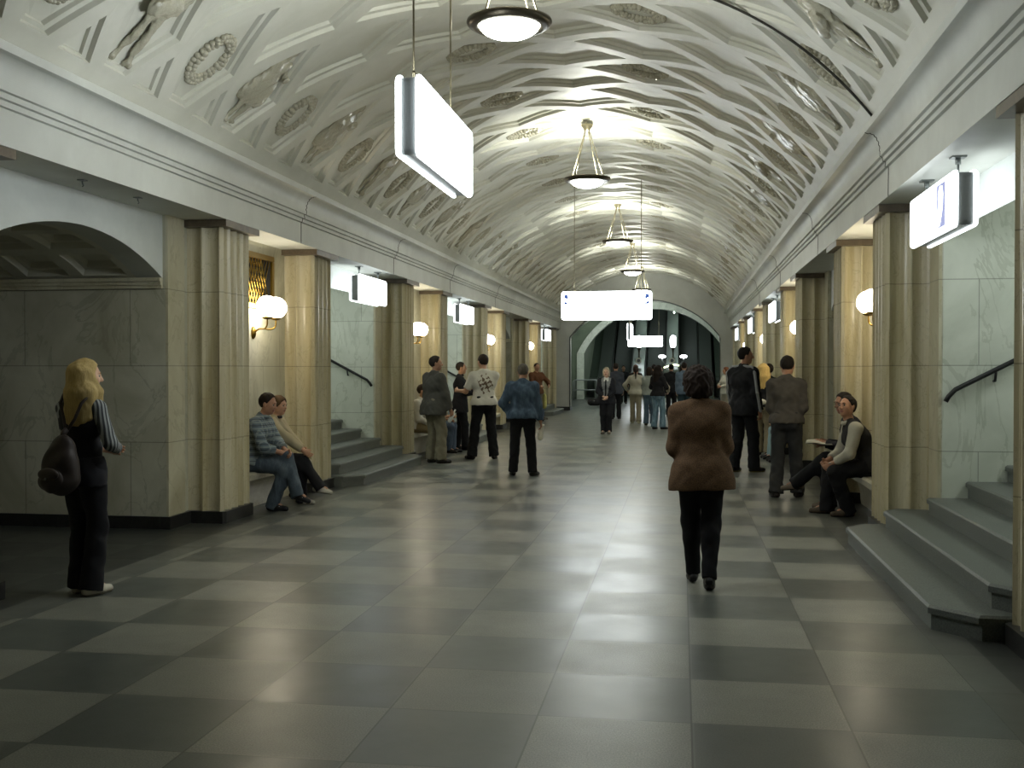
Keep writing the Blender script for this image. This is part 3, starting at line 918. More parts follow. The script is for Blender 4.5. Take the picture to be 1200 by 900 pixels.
# ------------------------------------------------------------------ smooth-union figure builder
V3 = lambda *a: np.array(a, dtype=np.float64)
def unit(v): 
    n = np.linalg.norm(v); return v / n if n > 1e-9 else v
def rotx(a): c, s = math.cos(a), math.sin(a); return np.array([[1, 0, 0], [0, c, -s], [0, s, c]])
def roty(a): c, s = math.cos(a), math.sin(a); return np.array([[c, 0, s], [0, 1, 0], [-s, 0, c]])
def rotz(a): c, s = math.cos(a), math.sin(a); return np.array([[c, -s, 0], [s, c, 0], [0, 0, 1]])

class Field:
    """signed distances on a regular grid, built up from tapered limbs and ellipsoids that melt together"""
    def __init__(self, h): self.h = h; self.ops = []
    def cap(self, a, b, ra, rb, k=.03, flat=None, cut_b=False, cut_a=False):
        self.ops.append(('c', np.asarray(a, float), np.asarray(b, float), ra, rb, k, flat, cut_b, cut_a)); return self
    def ell(self, c, r, k=.03, rot=None, sub=False):
        self.ops.append(('e', np.asarray(c, float), np.asarray(r, float), k, rot, sub)); return self
    def cut(self, p, n):
        """keep the side that n points away from"""
        self.ops.append(('p', np.asarray(p, float), unit(np.asarray(n, float)))); return self
    def wave(self, amp, f, ph=0.0): self.ops.append(('w', amp, f, ph)); return self
    def bounds(self):
        lo = np.full(3, 1e9); hi = np.full(3, -1e9)
        for o in self.ops:
            if o[0] == 'c':
                m = max(o[3], o[4])
                if o[6] is not None: m *= max(1, o[6][1])
                lo = np.minimum(lo, np.minimum(o[1], o[2]) - m); hi = np.maximum(hi, np.maximum(o[1], o[2]) + m)
            elif o[0] == 'e' and not o[5]:
                m = max(o[2]) if o[4] is not None else o[2]
                lo = np.minimum(lo, o[1] - m); hi = np.maximum(hi, o[1] + m)
        return lo, hi
    def solve(self):
        h = self.h; lo, hi = self.bounds(); lo = lo - 4 * h; hi = hi + 4 * h
        n = np.ceil((hi - lo) / h).astype(int) + 1
        ax = [lo[i] + h * np.arange(n[i]) for i in range(3)]
        D = np.full(n, 1.0, dtype=np.float32)
        for o in self.ops:
            if o[0] == 'p':
                d = sum((ax[i] - o[1][i]).reshape([-1 if j == i else 1 for j in range(3)]) * o[2][i] for i in range(3))
                np.maximum(D, d, out=D); continue
            if o[0] == 'w':
                X_ = ax[0][:, None, None]; Y_ = ax[1][None, :, None]; Z_ = ax[2][None, None, :]
                f, ph = o[2], o[3]
                D += (o[1] * np.sin(X_ * f + 1.3 * np.sin(Z_ * f * .6 + ph) + ph) * np.sin(Y_ * f * .9 + Z_ * f * .5 + ph * 2)).astype(np.float32)
                continue
            if o[0] == 'c':
                m = max(o[3], o[4]); k = o[5]
                if o[6] is not None: m *= max(1, o[6][1])
                l = np.minimum(o[1], o[2]) - m; u = np.maximum(o[1], o[2]) + m
            else:
                m = max(o[2]) if o[4] is not None else o[2]; k = o[3]
                l = o[1] - m; u = o[1] + m
            pad = k + 3 * h
            i0 = np.maximum(0, np.floor((l - pad - lo) / h).astype(int)); i1 = np.minimum(n, np.ceil((u + pad - lo) / h).astype(int) + 1)
            if np.any(i1 <= i0): continue
            sl = tuple(slice(a, b) for a, b in zip(i0, i1))
            P = np.stack(np.meshgrid(*[ax[i][sl[i]] for i in range(3)], indexing='ij'), -1)
            if o[0] == 'c':
                _, a, b, ra, rb, k, flat, cb, ca = o
                Q = P - a; ab = b - a
                if flat is not None:
                    dr, fz = unit(np.asarray(flat[0], float)), flat[1]
                    Q = Q + (Q @ dr)[..., None] * dr * (1 / fz - 1); ab = ab + (ab @ dr) * dr * (1 / fz - 1)
                L2 = max(ab @ ab, 1e-12); t = np.clip((Q @ ab) / L2, 0, 1)
                d = np.linalg.norm(Q - t[..., None] * ab, axis=-1) - (ra + (rb - ra) * t)
                if cb: d = np.maximum(d, (P - b) @ unit(b - a))
                if ca: d = np.maximum(d, (P - a) @ unit(a - b))
            else:
                _, c, r, k, rot, sub = o
                Q = P - c
                if rot is not None: Q = Q @ rot
                k0 = np.linalg.norm(Q / r, axis=-1); k1 = np.linalg.norm(Q / (r * r), axis=-1)
                d = k0 * (k0 - 1) / np.maximum(k1, 1e-6)
                if sub:
                    e = D[sl]; hh = np.clip(.5 + .5 * (-d - e) / max(k, 1e-4) * -1, 0, 1)
                    # smooth maximum of e and -d
                    hh = np.maximum(k - np.abs(e + d), 0) / max(k, 1e-5)
                    D[sl] = np.maximum(e, -d) + hh * hh * k * .25; continue
            e = D[sl]
            hh = np.maximum(k - np.abs(e - d), 0) / max(k, 1e-5)
            D[sl] = np.minimum(e, d) - hh * hh * k * .25
        return D, lo
    def mesh(self, name, mats, parent=None, paint=None):
        D, lo = self.solve()
        v, q = surface_nets(D, lo, self.h)
        me = bpy.data.meshes.new(name)
        if len(v):
            me.vertices.add(len(v)); me.vertices.foreach_set('co', v.astype(np.float32).ravel())
            me.loops.add(4 * len(q)); me.loops.foreach_set('vertex_index', q.astype(np.int32).ravel())
            me.polygons.add(len(q)); me.polygons.foreach_set('loop_start', np.arange(0, 4 * len(q), 4, dtype=np.int32))
            try: me.polygons.foreach_set('loop_total', np.full(len(q), 4, dtype=np.int32))
            except Exception: pass
            me.polygons.foreach_set('use_smooth', np.ones(len(q), dtype=bool))
        mats = mats if isinstance(mats, (list, tuple)) else [mats]
        for m in mats: me.materials.append(m)
        if paint is not None and len(q):
            me.polygons.foreach_set('material_index', paint(v[q].mean(1)).astype(np.int32))
        me.update(calc_edges=True); me.validate()
        return link(name, me, parent)

CORN = np.array([[i, j, k] for i in (0, 1) for j in (0, 1) for k in (0, 1)])
EDG = [(a, b) for a in range(8) for b in range(a + 1, 8) if np.abs(CORN[a] - CORN[b]).sum() == 1]
def surface_nets(D, lo, h):
    S = D < 0
    n = np.array(D.shape)
    cnt = np.zeros(n - 1, dtype=np.int8)
    for c in CORN:
        cnt += S[c[0]:n[0] - 1 + c[0], c[1]:n[1] - 1 + c[1], c[2]:n[2] - 1 + c[2]]
    act = np.argwhere((cnt > 0) & (cnt < 8))
    if not len(act): return np.zeros((0, 3)), np.zeros((0, 4), int)
    idx = np.full(n - 1, -1, dtype=np.int64); idx[tuple(act.T)] = np.arange(len(act))
    vals = np.stack([D[tuple((act + c).T)] for c in CORN], 1)
    acc = np.zeros((len(act), 3)); k = np.zeros(len(act))
    for a, b in EDG:
        va, vb = vals[:, a], vals[:, b]; m = (va < 0) != (vb < 0)
        t = va[m] / (va[m] - vb[m])
        acc[m] += CORN[a] + t[:, None] * (CORN[b] - CORN[a]); k[m] += 1
    v = lo + h * (act + acc / k[:, None])
    quads = []
    for ax in range(3):
        u, w = (ax + 1) % 3, (ax + 2) % 3
        A = S; B = np.roll(S, -1, ax)
        m = A != B
        m = m.copy(); sl = [slice(None)] * 3; sl[ax] = slice(-1, None); m[tuple(sl)] = False
        p = np.argwhere(m)
        p = p[(p[:, u] > 0) & (p[:, w] > 0) & (p[:, u] < n[u] - 1) & (p[:, w] < n[w] - 1)]
        eu = np.zeros(3, int); eu[u] = 1; ew = np.zeros(3, int); ew[w] = 1
        q = np.stack([idx[tuple((p - eu - ew).T)], idx[tuple((p - ew).T)], idx[tuple(p.T)], idx[tuple((p - eu).T)]], 1)
        ins = S[tuple(p.T)]
        q = np.where(ins[:, None], q, q[:, ::-1])
        quads.append(q[(q >= 0).all(1)])
    return v, np.concatenate(quads)

# ------------------------------------------------------------------ cloth and skin
_cloth = {}
def cloth(hexc, rough=.85, kind='plain', hex2=None):
    key = (hexc, rough, kind, hex2)
    if key in _cloth: return _cloth[key]
    t = NT('cloth_%s_%s' % (kind, hexc.strip('#'))); p = t.objco(); c = srgb(hexc)
    nz = t.noise(p, 9, 4, .6); wv = t.noise(p, 240, 2)
    lo_ = tuple(x * .8 for x in c[:3]) + (1,); hi_ = tuple(min(1, x * 1.15) for x in c[:3]) + (1,)
    col = t.mix(nz, lo_, hi_)
    if kind == 'plaid':
        x, y, z = t.sep(p)
        m = t.math('MAXIMUM', t.band(t.math('MULTIPLY', t.math('ADD', x, t.math('MULTIPLY', y, .7)), 16.0), .13), t.band(t.math('MULTIPLY', z, 15.0), .13))
        col = t.mix(t.math('MULTIPLY', m, .85), col, srgb(hex2))
        m = t.band(t.math('ADD', t.math('MULTIPLY', z, 15.0), .5), .06)
        col = t.mix(t.math('MULTIPLY', m, .7), col, (.01, .012, .02, 1))
    elif kind == 'stripe':
        x, y, z = t.sep(p)
        m = t.band(t.math('MULTIPLY', t.math('ADD', y, t.math('MULTIPLY', x, .55)), 34.0), .24)
        col = t.mix(m, col, srgb(hex2))
    elif kind == 'tweed':
        s = t.noise(p, 150, 2, .7)
        col = t.mix(t.ramp(s, [(.4, 0.0), (.6, 1.0)]), col, srgb(hex2))
    elif kind == 'denim':
        s = t.noise(t.scale(p, (1, 1, .25)), 14, 5, .65)
        col = t.mix(t.ramp(s, [(.42, 0.0), (.68, 1.0)]), col, srgb(hex2))
    _cloth[key] = t.finish(col, rough, bump=wv, bstr=.12, spec=.25)
    return _cloth[key]
def skin_mat(hexc):
    key = ('skin', hexc)
    if key not in _cloth: _cloth[key] = plain('skin_' + hexc.strip('#'), hexc, .5, 0, .08, 14, .04, .35)
    return _cloth[key]
def hair_mat(hexc):
    key = ('hair', hexc)
    if key in _cloth: return _cloth[key]
    t = NT('hair_' + hexc.strip('#')); p = t.objco(); c = srgb(hexc)
    s = t.noise(t.scale(p, (1, 1, .12)), 85, 4, .7)
    lo_ = tuple(x * .38 for x in c[:3]) + (1,); hi_ = tuple(min(1, x * 1.6) for x in c[:3]) + (1,)
    _cloth[key] = t.finish(t.mix(s, lo_, hi_), .65, bump=s, bstr=.35, spec=.12)
    return _cloth[key]
M['lip'] = plain('lip_skin', '#8e5348', .5, 0, .1, 20)
M['eye_white'] = plain('eye_white', '#8f8a82', .2, 0, .03, 20)
M['iris'] = plain('dark_iris', '#2a1d14', .2, 0, .1, 20)

def ik(a, tgt, l1, l2, pole):
    d = tgt - a; L = np.linalg.norm(d); L = min(max(L, abs(l1 - l2) + .01), (l1 + l2) * .999)
    u = unit(d); tgt = a + u * L
    x = (l1 * l1 - l2 * l2 + L * L) / (2 * L); y = math.sqrt(max(l1 * l1 - x * x, 0))
    pv = pole - (pole @ u) * u; pv = unit(pv)
    return a + u * x + pv * y, tgt

class Figure:
    def __init__(self, name, loc, face, H=1.75, bulk=1.0, fem=False, hip=None, lean=0, twist=0, side=0, head=(0, 0, 0),
                 rh=(.24, .03, .80), lh=(-.24, .03, .80), re=(.4, -1, .0), le=(-.4, -1, .0), rf=(.10, 0), lf=(-.10, 0), rfz=0, lfz=0,
                 rk=(.05, 1, 0), lk=(-.05, 1, 0), rtoe=-12, ltoe=12, rpitch=0, lpitch=0, curl=(.5, .7), palm=None, h=.012, skin='#b98e72', legx=1.0, label='', group=None,
                 kids=1.0, sit=False):
        """face: heading in degrees, 0 looks along +y, positive turns left; targets are in the figure's own frame for H = 1.75"""
        self.s = s = H / 1.75 * 1.0
        self.b = bulk; self.h = h; self.fem = fem
        self.root = empty(name, loc, R(face), label, 'person', group)
        hz = (hip if hip is not None else .945) * s
        self.P = V3(0, 0, hz)
        Rl = rotz(0) @ roty(R(side)) @ rotx(R(-lean)); self.Rl = Rl; Rt = Rl @ rotz(R(twist)); self.Rt = Rt
        up = lambda x, y, z: self.P + Rt @ V3(x, y, z) * s
        lowp = lambda x, y, z: self.P + Rl @ V3(x, y, z) * s
        self.up, self.lowp = up, lowp
        sw = (.158 if fem else .178) * (.5 + .5 * bulk)
        self.sh = {1: up(sw, -.01, .440), -1: up(-sw, -.01, .440)}
        self.neck = up(0, -.01, .515)
        yaw, pit, rol = head
        self.Rh = Rt @ rotx(R(lean * .75)) @ rotz(R(yaw)) @ rotx(R(-pit)) @ roty(R(rol))
        self.hb = self.neck + self.Rh @ V3(0, .02, .07) * s
        self.hc = self.neck + self.Rh @ V3(0, .03, .168) * s
        self.el, self.wr = {}, {}
        for sg, t, pl in ((1, rh, re), (-1, lh, le)):
            self.el[sg], self.wr[sg] = ik(self.sh[sg], V3(*t) * s, .285 * s, .255 * s, V3(*pl))
        self.hp, self.kn, self.an, self.toe = {}, {}, {}, {}
        for sg, f, z, pl, toe, pt in ((1, rf, rfz, rk, rtoe, rpitch), (-1, lf, lfz, lk, ltoe, lpitch)):
            hipj = self.P + V3(.088 * sg * (.6 + .4 * bulk), 0, -.01) * s
            self.hp[sg] = hipj
            self.kn[sg], self.an[sg] = ik(hipj, V3(f[0], f[1], .085 + z) * s, .435 * s, .425 * s, V3(*pl))
            self.toe[sg] = rotz(R(toe)) @ rotx(R(pt)) @ V3(0, 1, 0)
        self.curl = curl; self.palm = palm or {}
        self.skin = skin
        self.sit = sit
    def limb_prims(self, F, e=0.0):
        s, b = self.s, self.b
    def torso(self, F, e=0.0, k=.05, b=None, hips=True):
        s = self.s; b = b or self.b; up, low = self.up, self.lowp; fm = self.fem
        yy = self.Rl[:, 1]
        if hips:
            F.cap(low(-.072 * b, 0, .0), low(.072 * b, 0, .0), (.100 * b + e) * s if not fm else (.106 * b + e) * s, (.100 * b + e) * s if not fm else (.106 * b + e) * s, k)
            for sg in (-1, 1): F.ell(low(.065 * sg * b, -.05, -.02), V3(.085, .085, .095) * s * b + e * s, k)
        F.cap(low(-.06 * b, .005, .14), low(.06 * b, .005, .14), ((.088 if fm else .098) * b + e) * s, ((.088 if fm else .098) * b + e) * s, .07, (yy, .95))
        F.cap(low(0, 0, .02), up(0, 0, .34), (.11 * b + e) * s, (.115 * b + e) * s, .05, (yy, .86))
        F.cap(up(-.085 * b, .0, .33), up(.085 * b, .0, .33), (.102 * b + e) * s, (.102 * b + e) * s, .06)
        F.cap(up(-.11 * b, -.012, .415), up(.11 * b, -.012, .415), (.060 * b + e * .8) * s, (.060 * b + e * .8) * s, .05)
        for sg in (-1, 1):
            F.cap(up(.02 * sg, -.015, .515), up(.145 * sg * b, -.01, .442), (.044 + e * .6) * s, (.046 + e * .7) * s, .04)
            if fm: F.ell(up(.075 * sg * b, .085 * b, .30), V3(.062, .058, .062) * s + e * s, .03)
            else: F.ell(up(.07 * sg * b, .055 * b, .35), V3(.08, .055, .07) * s + e * s, .04)
    def arm(self, F, sg, e=0.0, upto=1.0, k=.035, cut=False):
        s = self.s; b = .55 + .45 * self.b
        if self.fem: b *= .9
        S, E, W = self.sh[sg], self.el[sg], self.wr[sg]
        F.ell(S, V3(.054, .056, .056) * s * b + e * .8 * s, k)
        if upto <= .5:
            t = upto * 2; F.cap(S, S + (E - S) * t, (.054 * b + e) * s, (.045 * b + e * 1.3) * s, k, None, cut); return
        F.cap(S, E, (.054 * b + e) * s, (.042 * b + e) * s, k)
        t = (upto - .5) * 2
        F.cap(E, E + (W - E) * t, (.043 * b + e) * s, (.043 * b + e + (.027 - .043 * b) * t * (1 if e < .004 else .75)) * s, k, None, cut)
    def leg(self, F, sg, e=0.0, flare=0.0, k=.035, cut=False, drop=0.0):
        s = self.s; b = .5 + .5 * self.b
        H_, K, A = self.hp[sg], self.kn[sg], self.an[sg]
        F.cap(H_, K, (.088 * b + e) * s, (.056 * b + e) * s, k)
        A2 = A + unit(A - K) * drop * s
        F.cap(K, A2, (.055 * b + e) * s, (.038 + e * 1.4 + flare) * s, k, None, cut)
        back = -unit(self.toe[sg]); 
        F.ell(K + (A - K) * .30 + back * .014 * s, V3(.05, .05, .10) * s * b + e * .6 * s, k)
    def hand(self, F, sg):
        s = self.s
        W, E = self.wr[sg], self.el[sg]; d = unit(W - E)
        d0, n0 = self.palm.get(sg, (None, None))
        if d0 is not None: d = unit(V3(*d0))
        nrm = V3(*n0) if n0 is not None else V3(-sg, 0, -.15)
        nrm = unit(nrm - (nrm @ d) * d); lat = np.cross(d, nrm) * sg      # lat points to the thumb side
        lat = unit(lat)
        if lat @ V3(0, 1, 0) < -.2 and n0 is None: lat = -lat
        fr = max(.0088 * s, .62 * self.h)
        F.cap(W - d * .02 * s, W + d * .02 * s, .027 * s, .026 * s, .02, (nrm, .8))
        for o in (-.022, .0, .022):
            F.cap(W + d * .02 * s + lat * o * .7 * s, W + d * .085 * s + lat * o * s, .017 * s, .016 * s, .014, (nrm, .8))
        c1, c2 = self.curl
        for i, L in enumerate((.072, .082, .077, .060)):
            o = .031 - .0205 * i
            a = W + d * (.088 - .004 * (i == 3)) * s + lat * o * s
            d1 = unit(d * math.cos(c1 + .05 * i) + nrm * math.sin(c1 + .05 * i)); d2 = unit(d * math.cos(c1 + c2 + .1 * i) + nrm * math.sin(c1 + c2 + .1 * i))
            m = a + d1 * L * .52 * s; t = m + d2 * L * .48 * s
            F.cap(a - d * .01 * s, m, fr, fr * .95, .006); F.cap(m, t, fr * .95, fr * .8, .004)
        a = W + d * .03 * s + lat * .026 * s
        td = unit(d * .75 + lat * .75 + nrm * .25); m = a + td * .035 * s; t = m + unit(d * .95 + lat * .15 + nrm * .4) * .032 * s
        F.cap(a, m, fr * 1.35, fr * 1.15, .012); F.cap(m, t, fr * 1.15, fr * .9, .004)
    def head(self, F, fine=True):
        s = self.s; Q = lambda x, y, z: self.hc + self.Rh @ V3(x, y, z) * s; Rh = self.Rh
        F.cap(self.neck - self.Rt[:, 2] * .03 * s, self.hb, .057 * s * (.9 if self.fem else 1), .052 * s * (.9 if self.fem else 1), .03)
        F.ell(Q(0, -.012, .022), V3(.075, .094, .092) * s, .03, Rh)
        F.ell(Q(0, .026, -.03), V3(.058, .064, .082) * s, .03, Rh)
        F.ell(Q(0, .058, -.092), V3(.026, .026, .022) * s, .03, Rh)
        for sg in (-1, 1):
            F.ell(Q(.036 * sg, .055, -.022), V3(.026, .026, .03) * s, .025, Rh)
            F.ell(Q(.05 * sg, .01, -.06), V3(.018, .035, .03) * s, .025, Rh)
        if fine:
            F.cap(Q(-.034, .080, .026), Q(.034, .080, .026), .011 * s, .011 * s, .015)
            for sg in (-1, 1): F.ell(Q(.031 * sg, .098, .004), V3(.017, .017, .012) * s, .012, Rh, True)
            F.cap(Q(0, .088, .012), Q(0, .106, -.026), .008 * s, .013 * s, .012)
            for sg in (-1, 1): F.ell(Q(.011 * sg, .094, -.032), V3(.009, .010, .007) * s, .006, Rh)
            F.cap(Q(-.018, .082, -.057), Q(.018, .082, -.057), .008 * s, .008 * s, .006)
            F.cap(Q(-.015, .082, -.070), Q(.015, .082, -.070), .0085 * s, .0085 * s, .006)
        else:
            F.cap(Q(0, .085, .012), Q(0, .104, -.026), .010 * s, .015 * s, .015)
        for sg in (-1, 1):
            F.ell(Q(.077 * sg, -.008, -.008), V3(.012, .021, .033) * s, .008, Rh @ rotz(R(-18 * sg)))
    def body(self):
        F = Field(self.h); s = self.s
        e = -.006
        self.torso(F, e)
        for sg in (-1, 1):
            self.leg(F, sg, e); self.arm(F, sg, -.003)
            F.cap(self.an[sg], self.an[sg] + self.toe[sg] * .10 * s - V3(0, 0, .03) * s, .036 * s, .026 * s, .03)
        self.head(F, self.h < .016)
        for sg in (-1, 1): self.hand(F, sg)
        lipc = self.hc + self.Rh @ V3(0, .09, -.063) * s; Rh = self.Rh
        def paint(c):
            q = (c - lipc) @ Rh / s
            return ((np.abs(q[:, 0]) < .025 - np.abs(q[:, 2]) * .6) & (np.abs(q[:, 2]) < .0125) & (q[:, 1] > -.012) & (q[:, 1] < .03)).astype(int)
        o = F.mesh('body', [skin_mat(self.skin), M['lip']], self.root, paint if self.h < .016 else None)
        if self.h < .016:
            for sg in (-1, 1):
                c = self.hc + Rh @ V3(.031 * sg, .0775, .004) * s
                mb = MB(); ax = Matrix([list(Rh[0]), list(Rh[1]), list(Rh[2])]) @ Matrix(((1, 0, 0), (0, 0, 1), (0, -1, 0)))
                r = .0125 * s
                prof = [(max(1e-4, r * math.sin(PI * i / 14)), -r * math.cos(PI * i / 14)) for i in range(15)]
                mb.lathe(prof[:11], tuple(c), 14, 0, True, ax); mb.lathe(prof[10:], tuple(c), 14, 1, True, ax)
                mb.build('eye', [M['eye_white'], M['iris']], self.root)
                br = MB(); pts = [c + Rh @ V3(x * sg, .0165 - abs(x) * .12, .019 + .004 * math.cos(x * 60)) * s for x in (-.016, -.006, .004, .014)]
                br.tube([tuple(p) for p in pts], [.003 * s, .0042 * s, .004 * s, .0025 * s], 6).build('eyebrow', self.hairm, self.root)
        return o
    # ---- garments
    def top(self, mat, name='jacket', e=.016, hem=-.10, sleeve=.97, flare=.0, amp=.004, arm_mat=None, k=.04, arms_name='sleeve', paint=None, open_neck=0.0, hb=1.0):
        s = self.s; F = Field(self.h)
        self.torso(F, e, b=self.b * hb)
        if hem < .0:
            n = 4
            for i in range(n):
                t = (i + 1) / n; z = hem * t - .0
                r = (.108 * self.b + e + flare * t) * s
                F.cap(self.lowp(-.074 * self.b - flare * t * .4, -.01, z), self.lowp(.074 * self.b + flare * t * .4, -.01, z), r, r, .05)
        F.cut(self.lowp(0, 0, hem), -self.Rl[:, 2])
        if sleeve > 0 and arm_mat is None:
            for sg in (-1, 1): self.arm(F, sg, e * .85, sleeve, .045, True)
        if amp: F.wave(amp * s, 30, 1.0 + len(name)); F.wave(amp * .6 * s, 55, 2.2)
        if open_neck:
            F.ell(self.neck + self.Rt @ V3(0, .05, .02) * s, V3(.06, .07, .05 + open_neck) * s, .01, self.Rt, True)
        o = F.mesh(name, mat, self.root, paint)
        if sleeve > 0 and arm_mat is not None:
            for sg in (-1, 1):
                G = Field(self.h); self.arm(G, sg, e * .85, sleeve, .03, True); G.wave(amp * s, 30, .4)
                G.mesh(arms_name, arm_mat, self.root)
        return o
    def collar(self, mat, r=.064, h=.035, tilt=14, name='collar'):
        s = self.s; mb = MB()
        A = self.Rt @ rotx(R(tilt)); n = 24
        prof = [(r - .006, -.01), (r + .006, -.012), (r + .010, h * .3), (r, h), (r - .008, h - .004), (r - .006, -.01)]
        ax = Matrix([list(x) for x in A])
        mb.lathe([(a * s, b * s) for a, b in prof], tuple(self.neck + A @ V3(0, .012, .0) * s), n, 0, True, ax)
        return mb.build(name, mat, self.root)
    def trousers(self, mat, e=.014, flare=.0, amp=.0035, waist=.10, drop=.03, name='trousers', e2=None):
        s = self.s; F = Field(self.h)
        self_b = self.b
        b = self.b
        r = (.104 if not self.fem else .109) * b + e * .8
        F.cap(self.lowp(-.07 * b, -.005, .0), self.lowp(.07 * b, -.005, .0), r * s, r * s, .05)
        F.cap(self.lowp(-.062 * b, 0, .11), self.lowp(.062 * b, 0, .11), (.092 * b + e) * s, (.092 * b + e) * s, .06)
        for sg in (-1, 1): F.ell(self.lowp(.065 * sg * b, -.052, -.02), V3(.086, .086, .096) * s * b + e * .8 * s, .05)
        F.cut(self.lowp(0, 0, waist), self.Rl[:, 2])
        for sg in (-1, 1): self.leg(F, sg, e, flare, .04, True, drop)
        if amp: F.wave(amp * s, 26, 3.0); F.wave(amp * .7 * s, 50, .7)
        return F.mesh(name, mat, self.root)
    def shoes(self, mat, sole=None, heel=0.0, slim=1.0, stripe=None):
        s = self.s
        for sg in (-1, 1):
            h = min(self.h, .009); F = Field(h)
            A, t = self.an[sg], self.toe[sg]
            side = unit(np.cross(t, V3(0, 0, 1))); dn = unit(np.cross(side, t)) * -1
            if dn[2] > 0: dn = -dn
            bt = A + dn * .085 * s      # sole level under the ankle
            h0 = bt - t * .045 * s - dn * .036 * s; m0 = bt + t * .07 * s - dn * .034 * s; t0 = bt + t * .165 * s - dn * .026 * s
            F.cap(h0, m0, .036 * s * slim, .041 * s * slim, .03); F.cap(m0, t0, .041 * s * slim, .031 * s * slim, .03)
            F.cap(A - dn * .01 * s, bt - dn * .045 * s + t * .01 * s, .042 * s * slim, .043 * s * slim, .03)
            F.cap(A + dn * .02 * s, m0, .036 * s * slim, .034 * s * slim, .03)
            F.cut(bt, dn)
            F.cut(A - dn * .03 * s, -dn)
            bb = bt
            paint = None
            mats = [mat]
            if sole is not None:
                mats = [mat, sole]
                paint = lambda c, bb=bb, dn=dn: (((c - bb) @ dn) > -.016 * s).astype(int)
            o = F.mesh('shoe', mats, self.root, paint)
            if stripe is not None:
                st = MB()
                for q in (.03, .055, .08):
                    p0 = bt + t * (q + .02) * s - dn * .058 * s; p1 = bt + t * q * s - dn * .018 * s
                    for w in (-1, 1):
                        st.tube([tuple(p0 + side * w * .034 * s), tuple(p1 + side * w * .042 * s)], .0045 * s, 6)
                st.build('shoe_stripe', stripe, o)
    def hair(self, hexc, style='short', e=.010):
        s = self.s; self.hairm = hair_mat(hexc); Rh = self.Rh
        Q = lambda x, y, z: self.hc + Rh @ V3(x, y, z) * s
        F = Field(min(self.h, .012))
        if style in ('short', 'crop', 'cap'):
            ee = e if style == 'short' else e * .5
            F.ell(Q(0, -.015, .026), V3(.076 + ee, .095 + ee, .092 + ee) * s, .02, Rh)
            F.cut(Q(0, .052, .055), Rh @ V3(0, .78, -.62))
            F.cut(Q(0, .02, .0), Rh @ V3(0, .80, -.30))
            F.cut(Q(0, -.05, -.055), Rh @ V3(0, .2, -1))
            F.wave(.003, 90, 1.0)
        elif style == 'bowl':
            F.ell(Q(0, -.012, .024), V3(.084 + e, .102 + e, .10 + e) * s, .02, Rh)
            F.cut(Q(0, .07, .040), Rh @ V3(0, .75, -.66)); F.cut(Q(0, .04, .0), Rh @ V3(0, .9, -.35)); F.cut(Q(0, -.05, -.06), Rh @ V3(0, .15, -1))
            F.wave(.004, 80, 2.0)
        elif style == 'curly':
            F.ell(Q(0, -.028, .012), V3(.120, .122, .124) * s, .03, Rh)
            F.ell(Q(0, -.05, -.07), V3(.108, .085, .085) * s, .04, Rh)
            for i in range(0):
                a = i * 2.399; z = 1 - 2 * (i + .5) / 110
                r = math.sqrt(1 - z * z); d = V3(r * math.cos(a), r * math.sin(a), z)
                if d[1] > .5 and d[2] < .4: continue
                F.ell(Q(d[0] * .116, -.028 + d[1] * .118, .004 + d[2] * .122), V3(.019, .019, .019) * s, .012)
            F.cut(Q(0, .075, .055), Rh @ V3(0, .8, -.6)); F.cut(Q(0, .05, 0), Rh @ V3(0, .95, -.2))
            F.wave(.006, 75, 1.0); F.wave(.005, 130, 2.0)
        elif style in ('bob', 'pony', 'long'):
            F.ell(Q(0, -.015, .026), V3(.088, .106, .104) * s, .02, Rh)
            F.cut(Q(0, .06, .05), Rh @ V3(0, .85, -.52)); F.cut(Q(0, .04, .0), Rh @ V3(0, .9, -.30))
            D = lambda x, y, z: self.hc + self.Rt @ V3(x, y, z) * s
            if style == 'bob':
                for sg in (-1, 1): F.cap(Q(.07 * sg, -.01, .0), Q(.075 * sg, .0, -.10), .026 * s, .024 * s, .03)
                F.cap(Q(-.04, -.075, 0), Q(-.035, -.075, -.12), .045 * s, .036 * s, .03); F.cap(Q(.04, -.075, 0), Q(.035, -.075, -.12), .045 * s, .036 * s, .03)
            elif style == 'pony':
                F.cap(Q(0, -.11, .03), Q(0, -.135, -.04), .035 * s, .032 * s, .02); F.cap(Q(0, -.135, -.04), D(0, -.13, -.27), .034 * s, .014 * s, .02)
            else:
                for x, y, z2, x2, y2, r in ((-.075, -.045, -.30, -.115, -.09, .036), (-.05, -.07, -.33, -.075, -.115, .044), (-.02, -.085, -.35, -.03, -.125, .046), (.02, -.085, -.35, .02, -.125, .046), (.05, -.07, -.33, .065, -.115, .044), (.075, -.045, -.31, .105, -.09, .036)):
                    F.cap(Q(x, y, .02), D(x * 1.12, y - .018, -.13), r * s, r * .98 * s, .05)
                    F.cap(D(x * 1.12, y - .018, -.13), D(x2, y2, z2), r * .98 * s, .020 * s, .05)
                for x, y in ((.080, .018), (.083, -.015), (-.080, .015), (-.083, -.015)):
                    F.cap(Q(x, y, .015), D(x * 1.08, y + .012, -.12), .026 * s, .026 * s, .03)
                    F.cap(D(x * 1.08, y + .012, -.12), D(x * 1.2, y + .035, -.33 if x > 0 else -.29), .026 * s, .010 * s, .03)
            F.wave(.0018, 85, 1.0)
        return F.mesh('hair', self.hairm, self.root)
